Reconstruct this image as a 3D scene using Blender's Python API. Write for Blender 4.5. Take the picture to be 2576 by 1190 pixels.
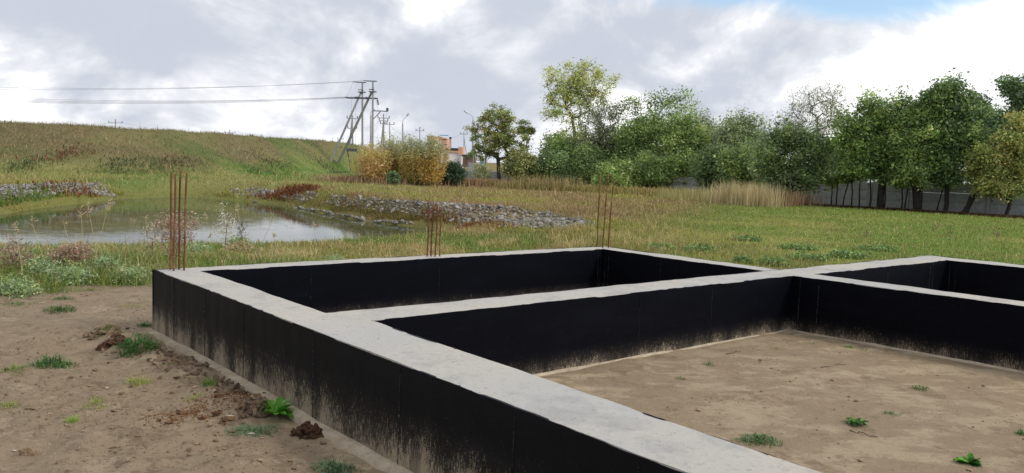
import bpy, math, random
import numpy as np
R = np.random.default_rng(7)
random.seed(7)
scn = bpy.context.scene
for o in list(bpy.data.objects):
    bpy.data.objects.remove(o)

# ------------------------------------------------------------------ camera
F_, PITCH, ROLL, EYE = 1.6153, -0.088, 0.0371, 1.6
cd = bpy.data.cameras.new('camera'); cam = bpy.data.objects.new('camera', cd)
scn.collection.objects.link(cam); scn.camera = cam
cd.sensor_width = 36.0; cd.lens = 18.0 * F_; cd.clip_start = 0.1; cd.clip_end = 12000
cam.location = (0, 0, EYE)
from mathutils import Matrix, Vector
cam.rotation_euler = (Matrix.Rotation(math.pi/2 + PITCH, 3, 'X') @ Matrix.Rotation(ROLL, 3, 'Z')).to_euler()

# ------------------------------------------------------------------ sky, sun, exposure
SUN_AZ, SUN_EL = math.radians(112), math.radians(36)     # azimuth clockwise from +Y (to the right of the view)
w = bpy.data.worlds.new('World'); scn.world = w; w.use_nodes = True
nt = w.node_tree; nt.nodes.clear()
def N(t, **k):
    n = nt.nodes.new(t)
    for a, b in k.items(): setattr(n, a, b)
    return n
def M2(op, a, b=None, c=None, clamp=False):
    n = N('ShaderNodeMath', operation=op); n.use_clamp = clamp
    for i, v in enumerate((a, b, c)):
        if v is None: continue
        if isinstance(v, (int, float)): n.inputs[i].default_value = v
        else: nt.links.new(v, n.inputs[i])
    return n.outputs[0]
def SS(v, a, b):
    n = N('ShaderNodeMapRange', interpolation_type='SMOOTHSTEP')
    nt.links.new(v, n.inputs[0]); n.inputs[1].default_value = a; n.inputs[2].default_value = b
    return n.outputs[0]
out = N('ShaderNodeOutputWorld')
tc = N('ShaderNodeTexCoord')
sep = N('ShaderNodeSeparateXYZ'); nt.links.new(tc.outputs['Generated'], sep.inputs[0])
dx, dy, dz = sep.outputs
azi = M2('ARCTAN2', dx, dy)                     # 0 ahead, + to the right
elev = M2('ARCSINE', dz)
sky = N('ShaderNodeTexSky', sky_type='NISHITA'); sky.sun_disc = False
sky.sun_elevation = SUN_EL; sky.sun_rotation = SUN_AZ
sky.air_density = 1.0; sky.dust_density = 0.6
bg1 = N('ShaderNodeBackground'); nt.links.new(sky.outputs[0], bg1.inputs[0]); bg1.inputs[1].default_value = 0.15
def noise3(sx, sy, sz, scale, detail, rough, off=0., dist=0.):
    c = N('ShaderNodeCombineXYZ')
    nt.links.new(M2('MULTIPLY', dx, sx), c.inputs[0]); nt.links.new(M2('MULTIPLY', dy, sy), c.inputs[1])
    nt.links.new(M2('MULTIPLY_ADD', dz, sz, off), c.inputs[2])
    n = N('ShaderNodeTexNoise'); n.inputs['Scale'].default_value = scale; n.inputs['Detail'].default_value = detail
    n.inputs['Roughness'].default_value = rough; n.inputs['Distortion'].default_value = dist
    nt.links.new(c.outputs[0], n.inputs['Vector']); return n.outputs[0]
big = noise3(1, 1, 2.2, 2.3, 3.0, .5, 1.7)
mid = noise3(1, 1, 1.75, 5.0, 8.0, .56, 4.3, .35)
fin = noise3(1, 1, 2.0, 13.0, 8.0, .6, 9.1, .2)
midup = noise3(1, 1, 1.75, 5.0, 6.0, .5, 4.3+.085, .35)
emb = M2('SUBTRACT', mid, midup)
# share of bright cloud: grows to the right (towards the sun) where the cloud thins
rightw = SS(azi, -0.05, 0.55); leftw = SS(azi, 0.05, -0.5)
b = M2('ADD', M2('ADD', M2('MULTIPLY', big, 0.50), 0.0), M2('ADD', M2('MULTIPLY', mid, 0.86), M2('MULTIPLY', fin, 0.20)))
b = M2('ADD', b, M2('MULTIPLY', rightw, 0.22)); b = M2('ADD', b, M2('MULTIPLY', emb, 1.15)); b = M2('ADD', b, M2('MULTIPLY', leftw, -0.105))
b = M2('ADD', b, M2('MULTIPLY', SS(elev, 0.17, 0.01), 0.03))
ramp = N('ShaderNodeValToRGB'); nt.links.new(b, ramp.inputs[0])
cr = ramp.color_ramp; cr.interpolation = 'B_SPLINE'
cr.elements[0].position = .60; cr.elements[0].color = (.47, .505, .58, 1)
cr.elements[1].position = 1.10 if False else 1.0; cr.elements[1].color = (1.06, 1.06, 1.06, 1)
e = cr.elements.new(.73); e.color = (.57, .595, .65, 1)
e = cr.elements.new(.85); e.color = (.70, .715, .755, 1)
e = cr.elements.new(.93); e.color = (.92, .93, .95, 1)
bg2 = N('ShaderNodeBackground'); nt.links.new(ramp.outputs[0], bg2.inputs[0]); bg2.inputs[1].default_value = 1.0
# openings to the blue sky, above the cloud edge on the right
gap = M2('ADD', M2('MULTIPLY', elev, 8.0), M2('ADD', M2('MULTIPLY', rightw, 0.12), M2('MULTIPLY', M2('SUBTRACT', mid, .5), -.8)))
blue = SS(gap, 1.44, 1.64)
keep = M2('SUBTRACT', 1.0, M2('MULTIPLY', blue, SS(azi, -0.05, 0.18)))
keep = M2('MAXIMUM', keep, SS(elev, 0.45, 0.9))
mix = N('ShaderNodeMixShader'); nt.links.new(keep, mix.inputs[0])
nt.links.new(bg1.outputs[0], mix.inputs[1]); nt.links.new(bg2.outputs[0], mix.inputs[2])
nt.links.new(mix.outputs[0], out.inputs[0])

sl = bpy.data.lights.new('sun', 'SUN'); sun = bpy.data.objects.new('sun', sl); scn.collection.objects.link(sun)
sl.energy = 1.5; sl.angle = math.radians(11); sl.color = (1.0, .95, .87)
sd = Vector((math.sin(SUN_AZ)*math.cos(SUN_EL), math.cos(SUN_AZ)*math.cos(SUN_EL), math.sin(SUN_EL)))
sun.rotation_euler = sd.to_track_quat('Z', 'Y').to_euler(); sun.location = (0, 0, 60)
vs = scn.view_settings
vs.view_transform = 'Standard'; vs.look = 'None'; vs.exposure = 0.34; vs.gamma = 1.0; vs.use_curve_mapping = False
scn.cycles.max_bounces = 5; scn.cycles.transparent_max_bounces = 4; scn.cycles.use_denoising = True

# ------------------------------------------------------------------ helpers
def ray(px, py):
    x = (px-1288)/1288; y = (py-595)/1288
    c_, s_ = math.cos(ROLL), math.sin(ROLL); x, y = x*c_+y*s_, -x*s_+y*c_
    c_, s_ = math.cos(PITCH), math.sin(PITCH); v = -y/F_
    return np.array([x/F_, c_-s_*v, s_+c_*v])
def at(px, py, z=0.0):
    r = ray(px, py); return r*((z-EYE)/r[2]) + np.array([0, 0, EYE])
def atY(px, py, Y):
    r = ray(px, py); return r*(Y/r[1]) + np.array([0, 0, EYE])
def lin(r, g, b):
    f = lambda c: ((c/255+.055)/1.055)**2.4 if c > 10 else c/255/12.92
    return np.array([f(r), f(g), f(b)])
def _h(ix, iy, s):
    n = (ix*374761393 + iy*668265263 + s*982451653) & 0xffffffff
    n = ((n ^ (n >> 13))*1274126177) & 0xffffffff
    return ((n ^ (n >> 16)) & 0xffff)/65535.0
def vn(x, y, s=0):
    x = np.asarray(x, float); y = np.asarray(y, float)
    ix = np.floor(x).astype(np.int64); iy = np.floor(y).astype(np.int64); fx = x-ix; fy = y-iy
    fx = fx*fx*(3-2*fx); fy = fy*fy*(3-2*fy)
    a = _h(ix, iy, s); b_ = _h(ix+1, iy, s); c = _h(ix, iy+1, s); d = _h(ix+1, iy+1, s)
    return a+(b_-a)*fx+(c-a)*fy+(a-b_-c+d)*fx*fy
def fbm(x, y, o=4, s=0):
    t = 0; a = .5
    for i in range(o): t = t+a*vn(x, y, s+i*17); x = x*2.03+3.1; y = y*2.03+1.7; a *= .5
    return t/(1-.5**o)
def sst(a, b, x):
    t = np.clip((x-a)/(b-a), 0, 1); return t*t*(3-2*t)
def polysd(P, X, Y):
    """signed distance to polygon, negative inside"""
    P = np.asarray(P, float); d = np.full(X.shape, 1e9); ins = np.zeros(X.shape, bool)
    for i in range(len(P)):
        a = P[i]; b = P[(i+1) % len(P)]; e = b-a
        t = np.clip(((X-a[0])*e[0]+(Y-a[1])*e[1])/(e@e), 0, 1)
        d = np.minimum(d, np.hypot(X-a[0]-t*e[0], Y-a[1]-t*e[1]))
        c = (a[1] > Y) != (b[1] > Y)
        with np.errstate(divide='ignore', invalid='ignore'):
            ins ^= c & (X < (b[0]-a[0])*(Y-a[1])/(b[1]-a[1]+1e-12)+a[0])
    return np.where(ins, -d, d)
def lined(P, X, Y):
    P = np.asarray(P, float); d = np.full(X.shape, 1e9)
    for a, b in zip(P[:-1], P[1:]):
        e = b-a; t = np.clip(((X-a[0])*e[0]+(Y-a[1])*e[1])/(e@e), 0, 1)
        d = np.minimum(d, np.hypot(X-a[0]-t*e[0], Y-a[1]-t*e[1]))
    return d
def mesh(name, V, FL, mats, col=None, smooth=False, fm=None):
    me = bpy.data.meshes.new(name); V = np.asarray(V, np.float32)
    FL = [np.asarray(f, np.int32) for f in (FL if isinstance(FL, list) else [FL]) if len(f)]
    me.vertices.add(len(V)); me.vertices.foreach_set('co', V.ravel())
    nl = sum(f.size for f in FL); npoly = sum(len(f) for f in FL)
    me.loops.add(nl); me.loops.foreach_set('vertex_index', np.concatenate([f.ravel() for f in FL]))
    me.polygons.add(npoly)
    tot = np.concatenate([np.full(len(f), f.shape[1], np.int32) for f in FL])
    me.polygons.foreach_set('loop_start', np.concatenate([[0], np.cumsum(tot)[:-1]]).astype(np.int32))
    me.polygons.foreach_set('use_smooth', np.full(npoly, smooth, bool))
    if fm is not None: me.polygons.foreach_set('material_index', np.asarray(fm, np.int32))
    for m in (mats if isinstance(mats, (list, tuple)) else [mats]): me.materials.append(m)
    if col is not None:
        a = me.color_attributes.new('Col', 'FLOAT_COLOR', 'POINT')
        c = np.ones((len(V), 4), np.float32); c[:, :3] = col; a.data.foreach_set('color', c.ravel())
    me.update(calc_edges=True); me.validate()
    return me
def obj(name, me, parent=None, loc=None):
    o = bpy.data.objects.new(name, me); scn.collection.objects.link(o)
    if parent is not None: o.parent = parent
    if loc is not None: o.location = loc
    return o
def tag(o, label=None, cat=None, group=None, kind=None):
    if label: o['label'] = label
    if cat: o['category'] = cat
    if group: o['group'] = group
    if kind: o['kind'] = kind
    return o
def thing(name, label, cat, loc=(0, 0, 0), group=None):
    return tag(obj(name, None, None, tuple(float(v) for v in loc)), label, cat, group)
class MB:
    def __init__(s): s.V = []; s.Q = []; s.T = []; s.n = 0; s.C = []
    def add(s, V, Q=None, T=None, c=None):
        V = np.asarray(V, float).reshape(-1, 3)
        if Q is not None and len(Q): s.Q.append(np.asarray(Q)+s.n)
        if T is not None and len(T): s.T.append(np.asarray(T)+s.n)
        s.V.append(V); s.n += len(V)
        if c is not None: s.C.append(np.broadcast_to(np.asarray(c, float), (len(V), 3)))
        return s
    def box(s, c, size, rz=0., c3=None, M=None):
        x, y, z = np.array(size)/2
        v = np.array([[-x,-y,-z],[x,-y,-z],[x,y,-z],[-x,y,-z],[-x,-y,z],[x,-y,z],[x,y,z],[-x,y,z]])
        ca, sa = math.cos(rz), math.sin(rz)
        v = v@np.array([[ca, sa, 0], [-sa, ca, 0], [0, 0, 1]])
        if M is not None: v = v@M
        return s.add(v+np.array(c), [[0,3,2,1],[4,5,6,7],[0,1,5,4],[1,2,6,5],[2,3,7,6],[3,0,4,7]], c=c3)
    def tube(s, P, r, n=6, cap=True, c=None, phase=0.):
        P = np.asarray(P, float); r = np.broadcast_to(np.asarray(r, float), (len(P),))
        T = np.gradient(P, axis=0); T /= np.linalg.norm(T, axis=1)[:, None]+1e-9
        up = np.array([0, 0, 1.]) if abs(T[0][2]) < .9 else np.array([0, 1., 0])
        U = np.cross(T, up); U /= np.linalg.norm(U, axis=1)[:, None]+1e-9; W = np.cross(U, T)
        a = np.arange(n)/n*2*math.pi+phase
        V = P[:, None]+r[:, None, None]*(np.cos(a)[None, :, None]*U[:, None]+np.sin(a)[None, :, None]*W[:, None])
        k = len(P); i = np.arange(k-1)[:, None]*n; j = np.arange(n)[None]; j2 = (j+1) % n
        Q = np.stack([i+j, i+n+j, i+n+j2, i+j2], -1).reshape(-1, 4)
        V = V.reshape(-1, 3); T3 = []
        if cap:
            V = np.vstack([V, P[:1], P[-1:]]); m = k*n
            for q in range(n): T3 += [[m, q, (q+1) % n], [m+1, (k-1)*n+(q+1) % n, (k-1)*n+q]]
        return s.add(V, Q, T3, c)
    def build(s, name, mat, parent=None, smooth=False, loc=None):
        V = np.vstack(s.V); FL = []
        if s.Q: FL.append(np.vstack(s.Q))
        if s.T: FL.append(np.vstack(s.T))
        return obj(name, mesh(name, V, FL, mat, np.vstack(s.C) if s.C else None, smooth), parent, loc)

# ------------------------------------------------------------------ materials
def mat(name, color=(.5, .5, .5), rough=.8, spec=.3, noise=None, bump=None, attr=False, transl=0., metal=0., mottle=0.):
    m = bpy.data.materials.new(name); m.use_nodes = True; t = m.node_tree; L = t.links
    p = t.nodes['Principled BSDF']; p.inputs['Roughness'].default_value = rough
    p.inputs['Specular IOR Level'].default_value = spec; p.inputs['Metallic'].default_value = metal
    p.inputs['Base Color'].default_value = (*color, 1)
    src = None
    if attr:
        a = t.nodes.new('ShaderNodeAttribute'); a.attribute_name = 'Col'; src = a.outputs['Color']
    tcn = t.nodes.new('ShaderNodeTexCoord')
    if noise:
        sc, c2, lo, hi = noise
        n = t.nodes.new('ShaderNodeTexNoise'); n.inputs['Scale'].default_value = sc; n.inputs['Detail'].default_value = 6
        n.inputs['Roughness'].default_value = .65
        L.new(tcn.outputs['Object'], n.inputs['Vector'])
        r = t.nodes.new('ShaderNodeMapRange'); r.inputs[1].default_value = lo; r.inputs[2].default_value = hi
        L.new(n.outputs[0], r.inputs[0])
        x = t.nodes.new('ShaderNodeMix'); x.data_type = 'RGBA'; L.new(r.outputs[0], x.inputs[0])
        if src: L.new(src, x.inputs[6])
        else: x.inputs[6].default_value = (*color, 1)
        x.inputs[7].default_value = (*c2, 1); src = x.outputs[2]
    if mottle:
        n = t.nodes.new('ShaderNodeTexNoise'); n.inputs['Scale'].default_value = mottle; n.inputs['Detail'].default_value = 8
        n.inputs['Roughness'].default_value = .7
        L.new(tcn.outputs['Object'], n.inputs['Vector'])
        r = t.nodes.new('ShaderNodeMapRange'); r.inputs[1].default_value = .3; r.inputs[2].default_value = .7
        r.inputs[3].default_value = .72; r.inputs[4].default_value = 1.2; L.new(n.outputs[0], r.inputs[0])
        x = t.nodes.new('ShaderNodeVectorMath'); x.operation = 'SCALE'; L.new(r.outputs[0], x.inputs['Scale'])
        if src: L.new(src, x.inputs[0])
        else: x.inputs[0].default_value = color
        src = x.outputs[0]
    if src: L.new(src, p.inputs['Base Color'])
    if bump:
        sc, st = bump
        n = t.nodes.new('ShaderNodeTexNoise'); n.inputs['Scale'].default_value = sc; n.inputs['Detail'].default_value = 5
        L.new(tcn.outputs['Object'], n.inputs['Vector'])
        bn = t.nodes.new('ShaderNodeBump'); bn.inputs['Strength'].default_value = st; bn.inputs['Distance'].default_value = .02
        L.new(n.outputs[0], bn.inputs['Height']); L.new(bn.outputs[0], p.inputs['Normal'])
    if transl:
        tr = t.nodes.new('ShaderNodeBsdfTranslucent')
        if src: L.new(src, tr.inputs[0])
        else: tr.inputs[0].default_value = (*color, 1)
        mx = t.nodes.new('ShaderNodeMixShader'); mx.inputs[0].default_value = transl
        L.new(p.outputs[0], mx.inputs[1]); L.new(tr.outputs[0], mx.inputs[2])
        L.new(mx.outputs[0], t.nodes['Material Output'].inputs[0])
    return m
M_leaf = mat('leaf', attr=True, rough=.5, spec=.3, transl=.42)
M_grass = mat('grass_blade', attr=True, rough=.6, spec=.2, transl=.3)
M_bark = mat('bark', (.055, .045, .038), .9, .1, noise=(9, (.11, .095, .08), .45, .75), bump=(25, .5))
M_stone = mat('stone', attr=True, rough=.85, spec=.2, mottle=9, bump=(18, .4))
M_pole = mat('pole_concrete', (.36, .35, .345), .85, .2, noise=(1.5, (.27, .265, .26), .4, .7))
M_steel = mat('dark_steel', (.09, .09, .1), .6, .4)
M_galv = mat('galvanised_steel', (.42, .43, .45), .5, .5)
M_glassins = mat('insulator', (.08, .07, .07), .3, .5)
M_wire = mat('wire', (.16, .16, .17), .6, .3)
M_fence = mat('fence_concrete', (.40, .40, .395), .9, .15, noise=(1.3, (.26, .26, .265), .35, .7), bump=(30, .25), mottle=4)
M_rust = mat('rusty_steel', (.16, .065, .028), .85, .2, noise=(7, (.30, .19, .10), .5, .68), bump=(120, .6))
M_clod = mat('clod', attr=True, rough=.95, spec=.05, mottle=22, bump=(45, .7))

def concrete_mat():
    m = mat('cast_concrete', (.52, .505, .475), .85, .2); t = m.node_tree; L = t.links; p = t.nodes['Principled BSDF']
    tcn = t.nodes.new('ShaderNodeTexCoord')
    def nz(sc, det=6, ro=.6):
        n = t.nodes.new('ShaderNodeTexNoise'); n.inputs['Scale'].default_value = sc; n.inputs['Detail'].default_value = det
        n.inputs['Roughness'].default_value = ro; L.new(tcn.outputs['Object'], n.inputs['Vector']); return n.outputs[0]
    def mr(v, a, b, c, d):
        r = t.nodes.new('ShaderNodeMapRange'); L.new(v, r.inputs[0])
        for i, q in enumerate((a, b, c, d)): r.inputs[i+1].default_value = q
        return r.outputs[0]
    def mixc(f, a, b):
        x = t.nodes.new('ShaderNodeMix'); x.data_type = 'RGBA'; L.new(f, x.inputs[0])
        for i, q in ((6, a), (7, b)):
            if isinstance(q, tuple): x.inputs[i].default_value = (*q, 1)
            else: L.new(q, x.inputs[i])
        return x.outputs[2]
    c = mixc(mr(nz(1.1), .38, .66, 0, 1), (.43, .412, .375), (.485, .44, .372))      # warm dust
    c = mixc(mr(nz(2.6, 9, .72), .52, .66, 0, .7), c, (.315, .305, .285)); c = mixc(mr(nz(.7, 9, .75, ), .55, .66, 0, .5), c, (.50, .44, .345))           # damp grey
    c = mixc(mr(nz(30, 5, .75), .57, .68, 0, .75), c, (.24, .23, .21))             # pits
    c = mixc(mr(nz(7, 8, .75), .60, .72, 0, .35), c, (.55, .54, .51))              # laitance
    L.new(c, p.inputs['Base Color'])
    bn = t.nodes.new('ShaderNodeBump'); bn.inputs['Strength'].default_value = .5; bn.inputs['Distance'].default_value = .012
    L.new(nz(30, 6, .7), bn.inputs['Height']); L.new(bn.outputs[0], p.inputs['Normal'])
    return m
M_conc = concrete_mat()

def bitumen_mat(name, hs, amount, base=(.0022, .0026, .0048), sp_=.06):
    """black coating with dried mud splashes reaching up from the ground (hs metres high)"""
    m = mat(name, base, .5, sp_); t = m.node_tree; L = t.links; p = t.nodes['Principled BSDF']
    a = t.nodes.new('ShaderNodeUVMap'); a.uv_map = 'UVMap'      # u metres along the wall, v metres up
    sp = t.nodes.new('ShaderNodeSeparateXYZ'); L.new(a.outputs[0], sp.inputs[0])
    def nz(sx, sy, det=5, ro=.6, off=0.):
        c = t.nodes.new('ShaderNodeMapping'); c.inputs['Scale'].default_value = (sx, sy, 1); c.inputs['Location'].default_value = (off, off*.7, 0)
        L.new(a.outputs[0], c.inputs[0])
        n = t.nodes.new('ShaderNodeTexNoise'); n.inputs['Scale'].default_value = 1; n.inputs['Detail'].default_value = det
        n.inputs['Roughness'].default_value = ro; L.new(c.outputs[0], n.inputs['Vector']); return n.outputs[0]
    def mm(op, x, y, cl=False):
        n = t.nodes.new('ShaderNodeMath'); n.operation = op; n.use_clamp = cl
        for i, q in enumerate((x, y)):
            if isinstance(q, (int, float)): n.inputs[i].default_value = q
            else: L.new(q, n.inputs[i])
        return n.outputs[0]
    def mr(v, a_, b_, c_=0., d_=1.):
        r = t.nodes.new('ShaderNodeMapRange'); L.new(v, r.inputs[0])
        for i, q in enumerate((a_, b_, c_, d_)): r.inputs[i+1].default_value = q
        return r.outputs[0]
    h = mm('SUBTRACT', 1.0, mm('DIVIDE', sp.outputs[1], hs), True)              # 1 at ground, 0 at hs
    patch = mm('MULTIPLY', mr(nz(.9, .3, 3), .3, .7, .6, 1.3), mr(nz(5, 1.2, 4, .6, 31.), .32, .66, .45, 1.35))
    streak = nz(130, 20, 4, .7); fine = nz(260, 110, 3, .7, 3.)
    s = mr(mm('ADD', mm('MULTIPLY', streak, .55), mm('MULTIPLY', fine, .45)), .36, .64)
    dens = mm('MULTIPLY', mm('POWER', h, 1.35), mm('MULTIPLY', patch, amount))
    mask = mr(mm('SUBTRACT', mm('ADD', s, dens), 1.0), -.06, .22, 0, .95)
    soft = mm('MULTIPLY', mm('MULTIPLY', mm('POWER', h, 2.6), patch), (.36*amount)); mask = mm('MAXIMUM', mask, soft)
    dr = mr(nz(4.5, .5, 3, .5, 7.), .57, .66, 0., 1.)                           # tar drips kept clean
    mask = mm('MULTIPLY', mask, mm('SUBTRACT', 1., mm('MULTIPLY', dr, .6)))
    spk = mr(nz(120, 120, 2, .5, 11.), .75, .775, 0., .45)
    x = t.nodes.new('ShaderNodeMix'); x.data_type = 'RGBA'; L.new(mask, x.inputs[0])
    x.inputs[6].default_value = (*base, 1); x.inputs[7].default_value = (.33, .265, .185, 1)
    y = t.nodes.new('ShaderNodeMix'); y.data_type = 'RGBA'; L.new(spk, y.inputs[0])
    L.new(x.outputs[2], y.inputs[6]); y.inputs[7].default_value = (.10, .10, .11, 1)
    lap = t.nodes.new('ShaderNodeMix'); lap.data_type = 'RGBA'; lap.blend_type = 'ADD'; L.new(mr(nz(1.4, 5, 6, .65, 21.), .48, .7, 0, 1), lap.inputs[0]); L.new(y.outputs[2], lap.inputs[6]); lap.inputs[7].default_value = (base[0]*.6, base[1]*.6, base[2]*.6, 1)
    L.new(lap.outputs[2], p.inputs['Base Color'])
    L.new(mr(mask, 0, .5, .50, .95), p.inputs['Roughness'])
    bn = t.nodes.new('ShaderNodeBump'); bn.inputs['Strength'].default_value = .35; bn.inputs['Distance'].default_value = .004
    L.new(mm('ADD', nz(60, 30, 5, .7, 5.), mm('MULTIPLY', streak, .5)), bn.inputs['Height']); L.new(bn.outputs[0], p.inputs['Normal'])
    return m
M_bitA = bitumen_mat('bitumen_outer', .43, .95, (.0048, .0053, .0072), .10)
M_bitB = bitumen_mat('bitumen_inner', .20, .62)

# ------------------------------------------------------------------ terrain shape
WZ = -0.80                                                     # water level
def g(px, py, z): return at(px, py, z)[:2]
far_shore = [(-420, 600), (-150, 563), (0, 541), (60, 529), (140, 518), (215, 510), (285, 503), (330, 499), (400, 496), (470, 495),
             (520, 499), (600, 506), (680, 512), (760, 526), (830, 541), (900, 554), (960, 563), (1050, 571)]
PFAR = [g(x, y, WZ) for x, y in far_shore]
PNEAR = [np.array([-1.6, 27.4]), np.array([-3.2, 23.4]), np.array([-6.2, 19.6]), np.array([-9.5, 17.6]), np.array([-14, 17.0]), np.array([-22, 17.5])]
POND = np.array(PFAR + PNEAR)
TROUGH = np.array([[-2.2, 28.4], [0.2, 27.9], [2.4, 27.4]])
toe = np.array([(-110., 46.), tuple(at(0, 437, 0)[:2]), tuple(at(300, 441, 0)[:2]), tuple(at(600, 441, 0)[:2]), tuple(at(870, 434, 0)[:2]), (-16., 100.), (-10, 135)])
CRP = [(-330, 296, 60), (0, 310, 57), (200, 319, 59), (400, 328, 64), (640, 345, 76), (870, 360, 98), (906, 368, 106)]
crest = np.array([(-110., 62.)]+[tuple(atY(*q)[:2]) for q in CRP]+[(-21., 128.)])
crz = np.array([3.2]+[atY(*q)[2] for q in CRP]+[0.5])
TOEPOLY = np.vstack([toe, [(-10, 260), (-320, 260), (-320, 46)]])
CRPOLY = np.vstack([crest, [(-21., 260), (-320, 260), (-320, 62)]])
O_ = at(388, 677, .5625)[:2]
def pondsd(X, Y): return polysd(POND, X, Y)
def base_z(X, Y):
    X = np.asarray(X, float); Y = np.asarray(Y, float)
    z = .05*(fbm(X*.18, Y*.18, 3, 5)-.5)*2*sst(9, 18, np.hypot(X-2, Y-6))
    # distant ground rises a little ahead and to the right
    z = z+sst(75, 400, np.hypot(X, Y))*2.6*sst(-.25, .15, X/np.maximum(np.abs(Y), 1.))
    # embankment
    din = -polysd(TOEPOLY, X, Y); dcr = polysd(CRPOLY, X, Y)
    t = np.clip(din/np.maximum(din+np.maximum(dcr, 0), 1e-6), 0, 1)
    ch = np.zeros(X.shape); wsum = np.zeros(X.shape)+1e-9
    for (cx, cy), c in zip(crest, crz):
        wgt = 1/((X-cx)**2+(Y-cy)**2+9)**1.5; ch += wgt*c; wsum += wgt
    emb = ch/wsum*np.where(din > 0, t**.9*(1-.12*np.sin(t*np.pi)), 0)
    emb *= 1-sst(9, 40, -dcr)*.92
    z = z+emb+np.where(din > 0, (fbm(X*.35, Y*.35, 4, 9)-.5)*.5*np.clip(din/4, 0, 1), 0)
    # pond bowl
    d = pondsd(X, Y)+(fbm(X*.8, Y*.8, 3, 3)-.5)*.5
    ang = np.arctan2(X+10, Y-26)                               # which bank
    nearbank = sst(1.55, 1.95, np.abs(ang))                      # 1 on the camera's side
    run = 1.45+1.6*nearbank+1.3*sst(36, 44, Y)*sst(-25, -20, X)*sst(-9, -16, X)
    bank = WZ+.80*np.clip(d/run, -2.0, 1)
    bank = np.where(d > 0, WZ+.80*sst(-.15, 1.0, np.clip(d/run, 0, 1))/1.0, bank)
    z = np.minimum(z, np.where(d < run, bank, 9))
    z = z-.24*sst(10.5, 15.5, Y)*sst(2.6, -.5, X)*sst(27, 21, Y)*(d > -.5)
    # dry end of the pond, filled with stones
    dt = lined(TROUGH, X, Y); tt = np.clip((X+2.2)/4.6, 0, 1)
    side = Y > np.interp(X, TROUGH[:, 0], TROUGH[:, 1])
    zt_ = (-.78+.5*tt)+np.where(side, .33, .13)*dt
    z = np.minimum(z, np.where(zt_ < .02, zt_, 9))
    return z
# ---- soil area
SOIL = np.array([(-14, -3), tuple(g(-330, 770, 0)), tuple(g(-60, 748, 0)), tuple(g(60, 733, 0)), tuple(g(150, 716, 0)), tuple(g(230, 712, 0)), tuple(g(388, 706, 0)),
        tuple(g(640, 690, 0)), tuple(g(800, 672, 0)), tuple(g(960, 646, 0)), tuple(g(1060, 626, 0)), tuple(g(1200, 615, 0)), tuple(g(1370, 605, 0)), tuple(g(1470, 625, 0)), tuple(g(1560, 640, 0)),
        tuple(g(1700, 655, 0)), tuple(g(1960, 690, 0)), tuple(g(2340, 668, 0)), tuple(g(2600, 690, 0)), (12, -3)])
def soil_mask(X, Y):
    d = polysd(SOIL, X, Y)+(fbm(X*1.1, Y*1.1, 4, 21)-.5)*1.3
    m = 1-sst(-.25, .25, d)
    # worn patches behind the right wing
    q = np.exp(-(((X-3.6)/2.6)**2+((Y-12.6)/1.6)**2))
    return np.maximum(m, sst(.50, .64, fbm(X*.9, Y*1.1, 4, 33)*.75+q*.34)*sst(.05, .3, q)*.9)
def rough_soil(X, Y):
    m = soil_mask(X, Y)
    n = fbm(X*2.2, Y*2.2, 5, 41); r = 1-np.abs(fbm(X*5, Y*5, 4, 51)*2-1)
    tr_ = sst(.40, .62, fbm(X*.9, Y*.9, 3, 81)); z = (n-.5)*.07+(r-.6)*(.016+.036*tr_)+(fbm(X*9, Y*9, 4, 61)-.5)*(.025+.05*tr_)
    fx = np.array([O_[0]+4, O_[1]-2])
    inside = sst(-.3, .3, (X-O_[0])*math.sin(.859)+(Y-O_[1])*math.cos(.859))   # behind the front wall: flatter
    # thrown-up ridge beside the front wall
    rd = lined(RIDGE, X, Y); z = z*(1-.70*inside)+.075*np.exp(-(rd/.17)**2)*(.4+1.2*fbm(X*4, Y*4, 3, 71))*(1-inside)
    return z*m
RIDGE = np.array([g(262, 842, 0), g(330, 885, 0), g(400, 912, 0), g(470, 950, 0), g(560, 1000, 0), g(650, 1030, 0)])
def gz(X, Y):
    X = np.atleast_1d(np.asarray(X, float)); Y = np.atleast_1d(np.asarray(Y, float))
    return base_z(X, Y)+rough_soil(X, Y)
def gz1(x, y): return float(gz([x], [y])[0])
def onground(px, py, Y0=3.2, Y1=170., n=1500):
    Ys = np.exp(np.linspace(math.log(Y0), math.log(Y1), n)); rr = ray(px, py); P = rr[None]*(Ys/rr[1])[:, None]+np.array([0, 0, EYE])
    k = np.argmax(P[:, 2] < gz(P[:, 0], P[:, 1])); return P[k]

# ------------------------------------------------------------------ foundation footprint (corners of the wall tops)
HW = .5625
c = lambda px, py: at(px, py, HW)[:2]
A0 = c(388, 677); A1 = c(1521, 619); A2 = c(508, 681); A3 = c(1516, 626); A4 = c(817, 787); A5 = c(1924, 681)
A6 = c(936, 806); A7 = c(1995, 693); A8 = c(1964, 678); A9 = c(2343, 642); A10 = c(2382, 654); A11 = c(2053, 689)
def ext(a, b, s): d = (b-a)/np.linalg.norm(b-a); return a+d*s
FO = ext(A0, c(1735, 1190), 7.6); FI = ext(A6, c(2070, 1190), 5.0)     # near end of the front wall, beyond the frame
RI = ext(A7, c(2576, 770), 4.6); RB = ext(A11, c(2576, 758), 4.4)     # right wall, room side and wing side
WO = ext(A9, c(2576, 666), 5.2); WI = ext(A10, c(2576, 673), 5.0)
def poly_inside_found(X, Y):
    m = np.zeros(X.shape, bool)
    for P in FPOLYS: m |= polysd(P, X, Y) < .03
    return m
FPOLYS = [np.array([A0, FO, FI, A6, A4, A2]), np.array([A0, A1, A3, A2]), np.array([A1, A8, A5, A3]), np.array([A4, A5, A8, A9, A10, A11, A7, A6]),
          np.array([A7, A11, RB, RI]), np.array([A9, WO, WI, A10])]

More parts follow.
